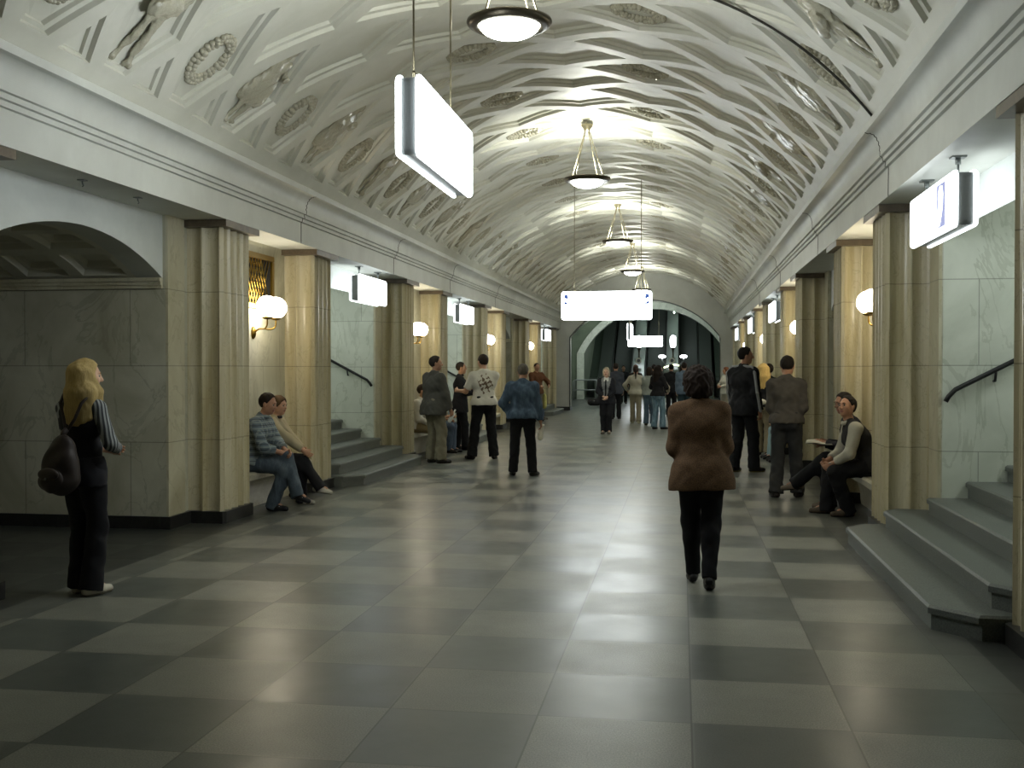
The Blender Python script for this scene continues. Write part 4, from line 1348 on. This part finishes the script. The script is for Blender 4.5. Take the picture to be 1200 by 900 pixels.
# ------------------------------------------------------------------ relief figures of the vault
def relief(i):
    fg = Figure('tmp', (0, 0, 0), 0, 1.0, h=.012, rh=[(.42, .1, 1.75), (.30, .2, 1.2), (.5, .05, 1.3)][i], lh=[(-.30, .1, 1.0), (-.45, .1, 1.72), (-.18, .25, 1.1)][i],
                rf=[(.22, .1), (.08, 0), (.25, 0)][i], lf=[(-.08, 0), (-.2, .1), (-.1, 0)][i], side=[6, -8, 5][i], lean=0, twist=10)
    bpy.data.objects.remove(fg.root)
    fg.root = None
    F = Field(.012); fg.torso(F, .01); fg.head(F, False)
    for sg in (-1, 1): fg.arm(F, sg, .012); fg.leg(F, sg, .006); F.ell(fg.wr[sg], V3(.035, .035, .045), .02); F.cap(fg.an[sg], fg.an[sg] + fg.toe[sg] * .07, .03, .022)
    if True:
        for k in range(3 if i == 0 else 5):
            z = (.80 if i == 0 else .62) - k * .065; F.cap(V3(-.07 - k * .022, 0, z), V3(.07 + k * .022, 0, z), .075 + k * .004, .075 + k * .004, .05)
    F.ell(fg.hc + V3(0, -.01, .02), V3(.08, .08, .07), .02)
    if i == 0: F.cap(fg.P + V3(-.16, .12, .02), fg.P + V3(.02, .12, .10), .075, .085, .01)
    if i == 2: F.cap(fg.wr[1] + V3(-.1, .02, -.05), fg.wr[1] + V3(.1, .02, .1), .06, .06, .01)
    F.wave(.010, 42, i); F.wave(.006, 80, 1)
    D, lo = F.solve(); v, q = surface_nets(D, lo, .012)
    v = (v - np.array([0, 0, .5])) * np.array([1, .45, 1])
    v = np.stack([v[:, 2], -v[:, 0], v[:, 1] + .02], 1) * 1.02       # local x up the vault, z out of it
    me = bpy.data.meshes.new('relief_figure')
    me.from_pydata(v.tolist(), [], q.tolist()); me.materials.append(M['glaze'])
    me.polygons.foreach_set('use_smooth', [True] * len(q)); me.update()
    return me
RM = [relief(i) for i in range(3)]
wreath0 = make_wreath(); wm = wreath0.data; bpy.data.objects.remove(wreath0)
for sd in (-1, 1):
    for k in range(-8, 33):
        y = Y_HALF0 + PC_Y * k
        if y > Y_END - .3: continue
        fig = (k % 2 == 0) == (sd == -1)
        if fig:
            o = link('relief_figure', RM[(k // 2) % 3], ceiling); place_on_vault(o, sd * 2.80, y, .064)
        else:
            o = link('relief_wreath', wm, ceiling); place_on_vault(o, sd * 2.86, y, .062)
        if fig and (k >= -2):
            o = link('relief_wreath', wm, ceiling); place_on_vault(o, sd * .955, y, .062)

# ------------------------------------------------------------------ the people
K_ = dict(black='#17171a', dark='#202228')
def W(f, p):
    a = f.root.rotation_euler.z; q = rotz(a) @ np.asarray(p, float)
    return tuple(np.array(f.root.location) + q)

# 1 fair haired woman with a backpack
f = Figure('person', (-4.18, 7.03, 0), -10, 1.67, .88, True, head=(-46, 4, 0), rh=(.15, .20, 1.08), lh=(.0, .24, 1.07), re=(.8, -1, -.3), le=(-.7, -1, -.1),
           rf=(.075, .0), lf=(-.075, .05), h=.007, skin='#c39c80', label='woman with long fair hair and striped sleeves standing alone before the dark archway', rtoe=-8, ltoe=8)
f.hair('#a18c5c', 'long'); f.body()
f.top(cloth('#1b1b20'), 'vest', .016, -.13, .96, .0, .003, cloth('#3c3f42', .85, 'stripe', '#8d9190'), arms_name='sleeve')
f.trousers(cloth('#141418'), .018, .022, .004, .08, .045); f.shoes(cloth('#b9b4a4', .6), cloth('#7d776a', .7))
f.collar(cloth('#5b5d5c'), .062, .03)
bk = empty('backpack', W(f, (.02, -.235, .93)), R(-10), 'slouchy dark brown backpack worn low on the back of the fair haired woman', 'backpack')
F = Field(.008); F.ell((0, 0, -.03), V3(.145, .085, .16), .02); F.ell((0, .02, .07), V3(.11, .07, .15), .05); F.ell((0, -.02, -.10), V3(.15, .09, .09), .03); F.cut((0, .075, 0), (0, 1, 0)); F.wave(.006, 32, 1.0)
F.mesh('bag_body', cloth('#2c2522', .55), bk)
F = Field(.007); F.ell((0, -.085, -.09), V3(.095, .045, .085), .02); F.wave(.003, 50, .5); F.mesh('front_pocket', cloth('#2c2522', .55), bk)
F = Field(.006); F.ell((0, -.118, -.045), V3(.085, .026, .045), .02); pk = F.mesh('flap', cloth('#332b27', .5), bk)
MB().ball((0, -.145, -.072), .008, 10, 6).build('buckle', M['steel'], pk)
MB().tube([(0, .02, .20), (0, .035, .235), (.0, .06, .25)], .02, 8).build('drawn_neck', cloth('#2c2522', .55), bk)
for sg in (-1, 1):
    o_ = .0
    pts = [(0, .05, .23), (o_ * .3 + sg * .045, .085, .32), (o_ + sg * .09, .10, .43), (o_ + sg * .112, .16, .49), (o_ + sg * .115, .24, .515)]
    MB().tube(pts, .011, 8).build('strap', cloth('#2c2522', .55), bk)

# 2 woman in a brown blazer walking away
f = Figure('person', (.15, 8.02, 0), 1, 1.62, 1.08, True, head=(3, 8, 0), lean=3, side=-2, rh=(.10, .25, 1.04), lh=(-.12, .25, 1.05), re=(.42, -1, -.1), le=(-.42, -1, -.1),
           rf=(.055, -.20), lf=(-.06, .16), rfz=.03, rpitch=-22, rtoe=-4, ltoe=6, h=.007, skin='#b08a70', label='woman in a brown tweed blazer and black trousers walking away, closest to the camera')
f.hair('#2a211c', 'curly'); f.body()
f.top(cloth('#4f3c2d', .9, 'tweed', '#6b533b'), 'blazer', .024, -.175, .99, .022, .003)
f.collar(cloth('#4f3c2d', .9, 'tweed', '#6b533b'), .066, .035)
f.trousers(cloth('#131316'), .016, -.004, .003, .06, .02); f.shoes(cloth('#141312', .4), cloth('#1c1a18', .6), slim=.9)

# 3 man in a denim jacket
f = Figure('person', (-2.34, 15.9, 0), 4, 1.68, 1.06, head=(-4, 6, 0), lean=5, rh=(.29, .04, .80), lh=(-.19, .10, .93), re=(.5, -1, 0), le=(-1, -.55, 0), rf=(.16, 0), lf=(-.15, .04),
           h=.010, skin='#a98068', label='grey haired man in a blue denim jacket seen from behind, one elbow bent out', rtoe=-25, ltoe=15)
f.hair('#5d5850', 'short'); f.body()
f.top(cloth('#3a4a5c', .85, 'denim', '#55697d'), 'denim_jacket', .024, -.06, .97, .004, .006); f.collar(cloth('#3a4a5c', .85, 'denim', '#55697d'), .066, .03)
f.trousers(cloth('#16171a'), .018, .012, .005); f.shoes(cloth('#151413', .4))
hand = f.wr[1]
o = Field(.008); o.cap((0, 0, .06), (0, .0, -.12), .03, .042, .02, ((0, 1, 0), .55)); o.wave(.004, 60, 1)
o = o.mesh('folded_paper', plain('white_paper', '#cfcdc2', .7)); o.location = W(f, hand + V3(.012, .015, -.13)); o.rotation_euler = (0, R(8), R(4))
tag(o, 'folded white paper held low by the man in the denim jacket', 'paper')

# 4 man in a white T-shirt with a print on the back
f = Figure('person', (-3.44, 18.7, 0), 20, 1.86, 1.05, head=(22, 4, 0), rh=(-.05, .34, 1.18), lh=(-.40, .26, 1.14), re=(.3, -.6, -1), le=(-.2, -.5, -1), rf=(.17, 0), lf=(-.20, .03),
           h=.011, skin='#b48a70', label='tall man in a white T-shirt with a dark print on its back', rtoe=-20, ltoe=25)
f.hair('#2b241f', 'short'); f.body()
def pr(c, f=f):
    q = (c - f.P) @ f.Rt / f.s
    u, w = q[:, 0] + .0, q[:, 2] - .30
    m = .6 * np.sin(u * 62 + w * 31 + 1.0) + .6 * np.sin(w * 83 - u * 29) + .5 * np.sin(u * 118 + 2.0 * np.sin(w * 57)) + .35 - ((u / .11) ** 2 + (w / .13) ** 2) * .8
    return ((q[:, 1] < -.03) & (m > .0)).astype(int)
f.top([cloth('#c9c6ba'), cloth('#6b5a4a')], 't_shirt', .020, -.04, .42, .0, .004, paint=pr)
f.trousers(cloth('#141517'), .022, .016, .006); f.shoes(cloth('#131211', .35))

# 5 man in a dark suit
f = Figure('person', (-4.30, 20.8, 0), -80, 1.74, 1.08, head=(4, 0, 0), rh=(.12, .34, 1.15), lh=(-.10, .34, 1.20), re=(.7, -1, -.3), le=(-.7, -1, -.3), rf=(.10, .10), lf=(-.10, -.08),
           h=.012, skin='#b58a6e', label='balding man in a black suit in profile, facing the man in the white T-shirt')
f.hair('#2e2823', 'crop'); f.body()
f.top(cloth('#17181c'), 'suit_jacket', .024, -.20, .96, .012, .004); f.collar(cloth('#17181c')); f.trousers(cloth('#141518'), .018, .008); f.shoes(cloth('#121212', .35))

# 6 man in a grey jacket
f = Figure('person', (-4.14, 17.8, 0), -42, 1.82, 1.08, head=(-34, 0, 0), lean=2, rh=(.26, .16, .84), lh=(-.25, .05, .82), re=(.5, -1, 0), le=(-.6, -1, 0), rf=(.12, .05), lf=(-.11, .02),
           h=.011, skin='#a67f66', label='man in a grey jacket and baggy fawn trousers with a bottle in hand')
f.hair('#2c2722', 'short'); f.body()
f.top(cloth('#4a4943'), 'jacket', .030, -.16, .97, .012, .006); f.collar(cloth('#4a4943'), .068, .04); f.trousers(cloth('#77725f'), .026, .022, .008); f.shoes(cloth('#2a2723', .5))
o = MB().lathe([(.0001, -.13), (.03, -.13), (.034, -.12), (.034, .02), (.014, .07), (.013, .11), (.0001, .11)], (0, 0, 0), 16).build('bottle', plain('white_bottle', '#cfd2cf', .3))
o.location = W(f, f.wr[1] + V3(-.015, .05, -.09)); o.rotation_euler = (R(-28), R(10), R(-42))
tag(o, 'white bottle hanging in the hand of the man in the grey jacket', 'bottle')

# seated people ------------------------------------------------
def sit(loc, face, H, bulk, label, lean=10, head=(0, 0, 0), rh=(.12, .36, .62), lh=(-.12, .36, .62), rf=(.1, .38), lf=(-.1, .42), h=.011, skin='#b58b70', fem=False, seat=.455, **kw):
    s = H / 1.75
    return Figure('person', loc, face, H, bulk, fem, hip=(seat + .105 * s) / s, lean=lean, head=head, rh=rh, lh=lh, rf=rf, lf=lf, h=h, skin=skin, label=label, sit=True, **kw)
# 9a, 9b on the first bench, left
f = sit((-4.80, 11.60, 0), -90, 1.72, 1.0, 'seated man in a plaid shirt and blue jeans with crossed legs, under the brass grille', 14, (-2, 10, 0), (.08, .39, .665), (.02, .42, .675), (.06, .26), (.10, .56), lfz=.14, lpitch=-16,
        h=.009, skin='#a97f66', lk=(.25, 1, .6), rk=(.02, 1, .5), re=(1, -.5, -.5), le=(-1, -.5, -.5), rtoe=-6, ltoe=-4)
f.hair('#241d19', 'short'); f.body(); f.top(cloth('#5d6971', .85, 'plaid', '#848e8e'), 'plaid_shirt', .022, -.02, .80, 0, .005); f.collar(cloth('#5d6971', .85, 'plaid', '#848e8e'), .062, .03)
f.trousers(cloth('#414b55', .85, 'denim', '#5a656e'), .018, .014, .005, .08, .06); f.shoes(cloth('#17181a', .5), cloth('#3a3a3a', .6), stripe=cloth('#c9c9c4', .6))
f = sit((-4.80, 12.16, 0), -90, 1.60, .92, 'seated youth in a beige jacket, dark trousers and white shoes beside the plaid shirted man', 8, (-12, 4, 0), (.10, .47, .70), (-.02, .42, .71), (.0, .40), (.12, .68), lfz=.17, lpitch=-8,
        h=.009, skin='#b98d72', lk=(.25, 1, .6), rk=(.0, 1, .5), re=(1, -.5, -.4), le=(-1, -.5, -.4), rtoe=-6, ltoe=-4)
f.hair('#57432f', 'bowl'); f.body(); f.top(cloth('#a2977c'), 'jacket', .024, -.03, .95, 0, .006); f.collar(cloth('#2b2a2c'), .06, .03)
f.trousers(cloth('#1b1b1e'), .018, .010, .005, .08, .06); f.shoes(cloth('#b8b3a6', .6), cloth('#8e897c', .7))
# second bench, left
f = sit((-4.80, 19.05, 0), -90, 1.70, 1.0, 'person in a white top and fawn trousers sitting behind the man in the grey jacket', 16, h=.014, fem=True)
f.hair('#3a3028', 'short'); f.body(); f.top(cloth('#bdbbb1'), 'white_top', .022, -.03, .95); f.trousers(cloth('#857759'), .018, .012); f.shoes(cloth('#1e1b18', .5))
f = sit((-4.74, 20.05, 0), -90, 1.74, 1.0, 'person in a red top and jeans sitting between the grey jacket and the black suit', 22, rh=(.1, .42, .70), h=.014)
f.hair('#3a2822', 'short'); f.body(); f.top(cloth('#6d3536'), 'red_top', .022, -.03, .6); f.trousers(cloth('#3f4a58', .85, 'denim', '#56657a'), .018, .012); f.shoes(cloth('#1b1a19', .5))
# fourth bench, left
f = sit((-4.75, 33.6, 0), -90, 1.72, 1.0, 'person in jeans sitting beside the man in the orange brown jacket', 14, h=.02)
f.hair('#2a2420', 'short'); f.body(); f.top(cloth('#23252b'), 'dark_top', .022, -.03, .95); f.trousers(cloth('#46566a'), .018, .012); f.shoes(cloth('#6b675f', .5))
# 8
f = Figure('person', (-4.35, 32.5, 0), -140, 1.78, 1.02, head=(0, 0, 0), rh=(.10, .3, 1.05), lh=(-.22, .34, 1.08), re=(1, -.8, 0), le=(-1, -.8, 0), h=.017, skin='#b48a6e', label='man in an orange brown jacket facing the hall far along the left wall')
f.hair('#2a221d', 'crop'); f.body(); f.top(cloth('#6a4630'), 'jacket', .024, -.12, .97, .008); f.trousers(cloth('#77746a'), .018, .012); f.shoes(cloth('#2a2723', .5))
yb = empty('shopping_bag', (-4.12, 32.6, .50), R(-60), 'pale yellow shopping bag held by the man in the orange brown jacket', 'bag')
F = Field(.012); F.cap((0, 0, .25), (0, 0, .0), .10, .13, .03, ((0, 1, 0), .5)); F.wave(.008, 40, 1); F.mesh('bag_body', plain('yellow_bag_plastic', '#c5c074', .5), yb)
MB().tube([(-.06, 0, .30), (-.05, 0, .42), (0, 0, .47), (.05, 0, .42), (.06, 0, .30)], .008, 6).build('handle', plain('yellow_handle', '#c5c074', .5), yb)

# 19 the two men on the first bench, right
f = sit((2.06, 12.16, 0), 90, 1.76, 1.08, 'seated man in a white shirt and dark vest looking towards the camera', 30, (38, -14, 0), (.10, .46, .58), (-.10, .44, .56), (.10, .46), (-.12, .27), h=.008, skin='#a87c62',
        re=(1, -.3, -.8), le=(-1, -.3, -.8), rk=(.25, 1, .5), lk=(-.25, 1, .5), curl=(.45, .8), twist=4)
f.hair('#211c18', 'short'); f.body(); f.top(cloth('#1f1e1d'), 'vest', .020, -.03, .86, 0, .004, cloth('#a9a596'), arms_name='shirt_sleeve'); f.collar(cloth('#b1ad9f'), .062, .032)
f.trousers(cloth('#141416'), .020, .012, .006, .08, .06); f.shoes(cloth('#4a3f33', .45), cloth('#26211c', .6))
MB().tube([tuple(f.wr[-1] + rotz(0) @ V3(.030 * math.cos(a), .030 * math.sin(a), .012)) for a in np.linspace(0, 2 * PI, 13)], .006, 6).build('wristwatch', M['steel'], f.root)
f = sit((2.08, 12.78, 0), 90, 1.76, 1.0, 'seated man in dark clothes, legs crossed, half hidden behind the white shirted man', 22, (22, 4, 0), (.12, .40, .74), (-.06, .46, .74), (-.10, .40), (.05, .74), lfz=.20, lpitch=-6, h=.009, skin='#8f6a55',
        lk=(-.05, 1, .7), rk=(.1, 1, .5), ltoe=0)
f.hair('#1f1a17', 'short'); f.body(); f.top(cloth('#222227'), 'jacket', .022, -.03, .95, 0, .005)
f.trousers(cloth('#151518'), .020, .010, .006, .08, .06); f.shoes(cloth('#63574a', .5), cloth('#2c261f', .6))
nw = MB()
for k in range(4):
    P = [[(x, y * (1 - .02 * k), .004 * k + .02 * math.sin(abs(x) * 14) + .006 * math.sin(y * 30)) for y in np.linspace(-.15, .15, 6)] for x in np.linspace(-.11, .11, 9)]
    nw.grid(P, 0, True)
o = nw.build('newspaper', plain('newsprint', '#a8a699', .8)); o.location = (1.56, 12.66, .735); o.rotation_euler = (R(4), R(-6), R(80))
tag(o, 'folded newspaper held over the knee of the half hidden seated man', 'newspaper')

# 18 man in a grey shirt
f = Figure('person', (1.30, 13.75, 0), -8, 1.77, .90, head=(-4, 10, 0), lean=2, rh=(.12, .22, 1.02), lh=(-.14, .22, .94), re=(.35, -1, 0), le=(-.35, -1, 0), rf=(.13, .06), lf=(-.12, -.06), h=.009, skin='#a67c63',
           label='man in a grey brown shirt seen from behind beside the first right bench', rtoe=-16, ltoe=24)
f.hair('#26211e', 'short'); f.body(); f.top(cloth('#4c4843'), 'shirt', .022, -.035, .96, .004, .007); f.collar(cloth('#4c4843'), .064, .032)
f.trousers(cloth('#323334'), .024, .018, .006); f.shoes(cloth('#241f1b', .4))
MB().tube([tuple(f.lowp(.118 * math.cos(a) * 1.22, .112 * math.sin(a) * 1.0, -.03)) for a in np.linspace(0, 2 * PI, 33)], .014, 8).build('belt', cloth('#151310', .4), f.root)

# 15 tall man in a dark track jacket
f = Figure('person', (.96, 17.0, 0), -44, 1.94, 1.0, head=(-40, 2, 0), rh=(.24, .05, .86), lh=(-.23, .10, .86), re=(.6, -1, 0), le=(-.6, -1, 0), rf=(.10, .10), lf=(-.11, -.08), h=.010, skin='#9c745c',
           label='very tall man in a black track jacket with pale sleeve stripes, facing the right wall')
f.hair('#1c1815', 'short'); f.body(); f.top(cloth('#191a1e'), 'track_jacket', .030, -.15, .97, .010, .005); f.collar(cloth('#191a1e'), .066, .05)
f.trousers(cloth('#15161a'), .022, .016, .006); f.shoes(cloth('#1b1a1a', .45), cloth('#a59c6a', .6))
for sg in (-1, 1):
    S, E, Wr = f.sh[sg], f.el[sg], f.wr[sg]; out = unit(V3(sg * .80, -.60, .0)); s = f.s
    pts = [f.neck + V3(sg * .05, -.045, .02) * s, S + V3(0, -.03, .082) * s * 1.0, S + out * .088 * s, E + out * .080 * s, Wr + out * .055 * s]
    F = Field(.009)
    for a, b in zip(pts, pts[1:]): F.cap(a, b, .020 * s, .020 * s, .01)
    F.mesh('sleeve_stripe', cloth('#8b8d90'), f.root)

# 16 fair haired woman at the right wall
f = Figure('person', (1.50, 20.3, 0), -12, 1.70, .92, True, head=(-8, 2, 0), rh=(.12, .24, 1.08), lh=(-.12, .22, 1.05), re=(1, -.8, 0), le=(-1, -.8, 0), rf=(.08, 0), lf=(-.09, .1), h=.012, skin='#c09a80',
           label='woman with long blonde hair, black top and beige trousers beyond the tall man')
f.hair('#b79c62', 'long'); f.body(); f.top(cloth('#1a1b20'), 'top', .016, -.02, .95, 0, .003); f.trousers(cloth('#857c66'), .016, .02, .004); f.shoes(cloth('#1f1c1a', .5))
f2 = Figure('person', (1.66, 21.05, 0), 40, 1.70, 1.0, head=(10, 0, 0), rh=(.1, .3, 1.2), lh=(-.1, .3, 1.2), h=.014, skin='#a57d66', label='person in a dark coat partly hidden behind the woman with long blonde hair')
f2.hair('#241d19', 'short'); f2.body(); f2.top(cloth('#24262c'), 'coat', .026, -.2, .97, .01); f2.trousers(cloth('#1b1c20')); f2.shoes(cloth('#151413', .4))
pu = empty('handbag', W(f, (.0, -.17, .99)), R(-12), 'small white handbag at the back of the woman with long blonde hair', 'handbag')
F = Field(.008); F.ell((0, 0, 0), V3(.085, .04, .055), .02); F.wave(.003, 50, 1); F.mesh('bag_body', plain('white_bag_leather', '#b5b3ab', .45), pu)
MB().tube([(-.08, .0, .02), (-.16, .08, .06), (-.17, .2, .08)], .006, 6).build('strap', plain('white_strap', '#b5b3ab', .45), pu)
# second bench, right
f = sit((2.05, 19.55, 0), 90, 1.74, 1.0, 'person with pale blue trousers sitting on the second right bench behind the standing men', 18, (10, 6, 0), (.1, .4, .66), (-.1, .4, .66), (.1, .46), (-.1, .44), h=.014)
f.hair('#2b2420', 'short'); f.body(); f.top(cloth('#3d3a38'), 'top', .022, -.03, .95); f.trousers(cloth('#7f979b'), .018, .012); f.shoes(cloth('#191817', .5))
f = sit((2.05, 18.95, 0), 90, 1.76, 1.0, 'person in dark clothes with an orange scarf sitting nearest on the second right bench', 24, (0, 6, 0), (.1, .42, .70), (-.1, .42, .70), (.1, .40), (-.1, .38), h=.014)
f.hair('#2b2420', 'short'); f.body(); f.top(cloth('#2a2c30'), 'top', .022, -.03, .95); f.collar(cloth('#a0562c'), .075, .05, name='scarf'); f.trousers(cloth('#26292f'), .018, .012); f.shoes(cloth('#191817', .5))

# 10 woman in uniform facing the camera
f = Figure('person', (-1.81, 26.5, 0), 176, 1.64, 1.06, True, head=(0, 4, 0), rh=(.05, .22, .98), lh=(-.05, .24, .97), re=(1, -.5, 0), le=(-1, -.5, 0), rf=(.07, 0), lf=(-.07, .03), h=.012, skin='#c09a84',
           label='fair grey haired woman in open black jacket and tie, hands clasped, facing the camera')
f.hair('#a39a86', 'bob'); f.body()
def shirt(c, f=f):
    q = (c - f.P) @ f.Rt / f.s; w = q[:, 2]; a = np.abs(q[:, 0])
    m = np.zeros(len(c), int); fr = q[:, 1] > .02
    m[fr & (a < .035 + np.clip(w, 0, .45) * .20) & (w > -.02)] = 1
    m[fr & (a < .065) & (w > .44)] = 2
    m[fr & (a < .022) & (w > .05) & (w < .47)] = 3
    return m
f.top([cloth('#1a1b20'), cloth('#6f716f'), cloth('#c2c1b8'), cloth('#101114')], 'uniform_jacket', .024, -.16, .97, .012, .003, paint=shirt)
f.trousers(cloth('#141518'), .018, .014); f.shoes(cloth('#6a6458', .4))
hb = empty('handbag', W(f, (.30, .02, .78)), R(176), 'black shoulder bag hanging beside the woman in the open black jacket', 'handbag')
F = Field(.010); F.cap((-.08, 0, 0), (.08, 0, 0), .09, .09, .02, ((0, 1, 0), .6)); F.mesh('bag_body', cloth('#141416', .4), hb)
MB().tube([(-.10, 0, .06), (-.12, 0, .35), (-.13, 0, .56), (-.10, 0, .62)], .009, 6).build('strap', cloth('#141416', .4), hb)
MB().ball((0, .058, .03), .022, 10, 6).build('clasp', M['steel'], hb)

# 11 woman in a light top seen from behind
f = Figure('person', (-1.31, 31.7, 0), 2, 1.68, 1.0, True, rh=(.24, .14, .98), lh=(-.26, .16, 1.0), re=(1, -.8, 0), le=(-1, -.8, 0), rf=(.09, -.1), lf=(-.09, .08), h=.016, skin='#b08a72', label='woman with a dark ponytail in a light top and beige trousers walking away')
f.hair('#2c221d', 'pony'); f.body(); f.top(cloth('#a5a293'), 'top', .020, -.06, .95); f.trousers(cloth('#8d8670'), .018, .022); f.shoes(cloth('#c2bd9f', .5))
# 12 dark haired woman in jeans
f = Figure('person', (-.60, 28.7, 0), -38, 1.70, .98, True, head=(-30, 0, 0), rh=(.14, .26, 1.02), lh=(-.16, .24, 1.02), re=(1, -.8, 0), le=(-1, -.8, 0), rf=(.10, .08), lf=(-.09, -.06), h=.014, skin='#b38c74', label='woman with long dark hair in a black jacket and light blue jeans')
f.hair('#1f1916', 'long'); f.body()
f.top([cloth('#19191c'), cloth('#a49f8d')], 'jacket', .022, -.04, .96, 0, .004, paint=lambda c, f=f: (((c - f.P) @ f.Rt)[:, 1] > .055).astype(int)); f.trousers(cloth('#56707f', .85, 'denim', '#7b93a0'), .018, .028); f.shoes(cloth('#2a2a2c', .5))
f = Figure('person', (-.88, 30.6, 0), -10, 1.66, .96, True, rh=(.2, .1, .85), lh=(-.2, .1, .85), h=.016, skin='#b38c74', label='woman in a pale top and blue jeans close behind the dark haired woman in jeans')
f.hair('#2c241f', 'bob'); f.body(); f.top(cloth('#8d948f'), 'top', .020, -.04, .95); f.trousers(cloth('#4d6170'), .018, .02); f.shoes(cloth('#222', .5) if False else cloth('#222224', .5))
# 14 woman in white at the right
f = Figure('person', (1.44, 35.2, 0), 120, 1.66, 1.02, True, head=(-20, 0, 0), rh=(.08, .26, 1.12), lh=(-.08, .26, 1.08), re=(1, -.8, 0), le=(-1, -.8, 0), h=.016, skin='#b58a70', label='woman in a white sweater standing far along the right wall')
f.hair('#5a3a28', 'bob'); f.body(); f.top(cloth('#c6c6bd'), 'sweater', .024, -.12, .97, .01); f.trousers(cloth('#8f8c7d'), .018, .015); f.shoes(cloth('#55504a', .5))
# crowd towards the escalators
crowd = [((-2.05, 34.3), 0, 1.78, '#3c4049', '#17181b', '#2a2420', False, 'man in a dark grey jacket walking away behind the woman in the open black jacket'),
         ((-1.55, 37.4), -8, 1.74, '#33302e', '#1d1d20', '#5d3a2a', True, 'reddish haired person in a dark coat beyond the woman with the ponytail'),
         ((-.95, 38.6), 6, 1.76, '#27221f', '#161618', '#1c1714', False, 'person in a dark brown coat in the far crowd, before the middle escalator'),
         ((-.32, 36.2), -4, 1.76, '#1c1d22', '#15161a', '#191513', False, 'person in a black coat just behind the dark haired woman in jeans'),
         ((.05, 39.6), 0, 1.72, '#2a2c33', '#1b1c20', '#231c18', True, 'person in a slate coat in the far crowd, by the head of the blazer woman'),
         ((.10, 33.8), 4, 1.80, '#5f6f80', '#2d4048', '#241e1a', False, 'man in a pale blue shirt in the far crowd, half hidden by the blazer woman'),
         ((-2.6, 49.5), 180, 1.75, '#2b2d31', '#1a1b1e', '#231d19', False, 'person in dark clothes coming from the left escalator, far off')]
for (x, y), fa, H, c1, c2, hc, fm, lb in crowd:
    f = Figure('person', (x, y, 0), fa, H, 1.02, fm, rh=(.22, .12, .86), lh=(-.22, .10, .84), rf=(.09, .12), lf=(-.09, -.10), h=.018, skin='#a9826a', label=lb)
    f.hair(hc, 'bob' if fm else 'short'); f.body(); f.top(cloth(c1), 'coat', .024, -.16, .97, .012); f.trousers(cloth(c2), .018, .012); f.shoes(cloth('#151413', .5))
# ------------------------------------------------------------------ camera, world, view
cam = bpy.data.cameras.new('camera'); co = bpy.data.objects.new('camera', cam); COL.objects.link(co)
cam.sensor_fit = 'HORIZONTAL'; cam.sensor_width = 36.0; cam.lens = 1260 / 1200 * 36; cam.clip_end = 300; cam.clip_start = .05
co.location = (0, 0, 1.6)
co.rotation_euler = (R(90 - .81), 0, R(8.93))
SC.camera = co
wd = bpy.data.worlds.new('world'); SC.world = wd; wd.use_nodes = True
wd.node_tree.nodes['Background'].inputs[0].default_value = (.5, .55, .5, 1); wd.node_tree.nodes['Background'].inputs[1].default_value = .02
SC.view_settings.view_transform = 'Standard'; SC.view_settings.look = 'None'; SC.view_settings.gamma = 1.0; SC.view_settings.exposure = 1.12
try: SC.view_settings.use_curve_mapping = False
except Exception: pass
try:
    SC.cycles.use_denoising = True; SC.cycles.denoiser = 'OPENIMAGEDENOISE'
    SC.cycles.max_bounces = 8; SC.cycles.diffuse_bounces = 5; SC.cycles.glossy_bounces = 3
    SC.cycles.sample_clamp_indirect = 6.0; SC.cycles.caustics_reflective = False; SC.cycles.caustics_refractive = False
except Exception: pass
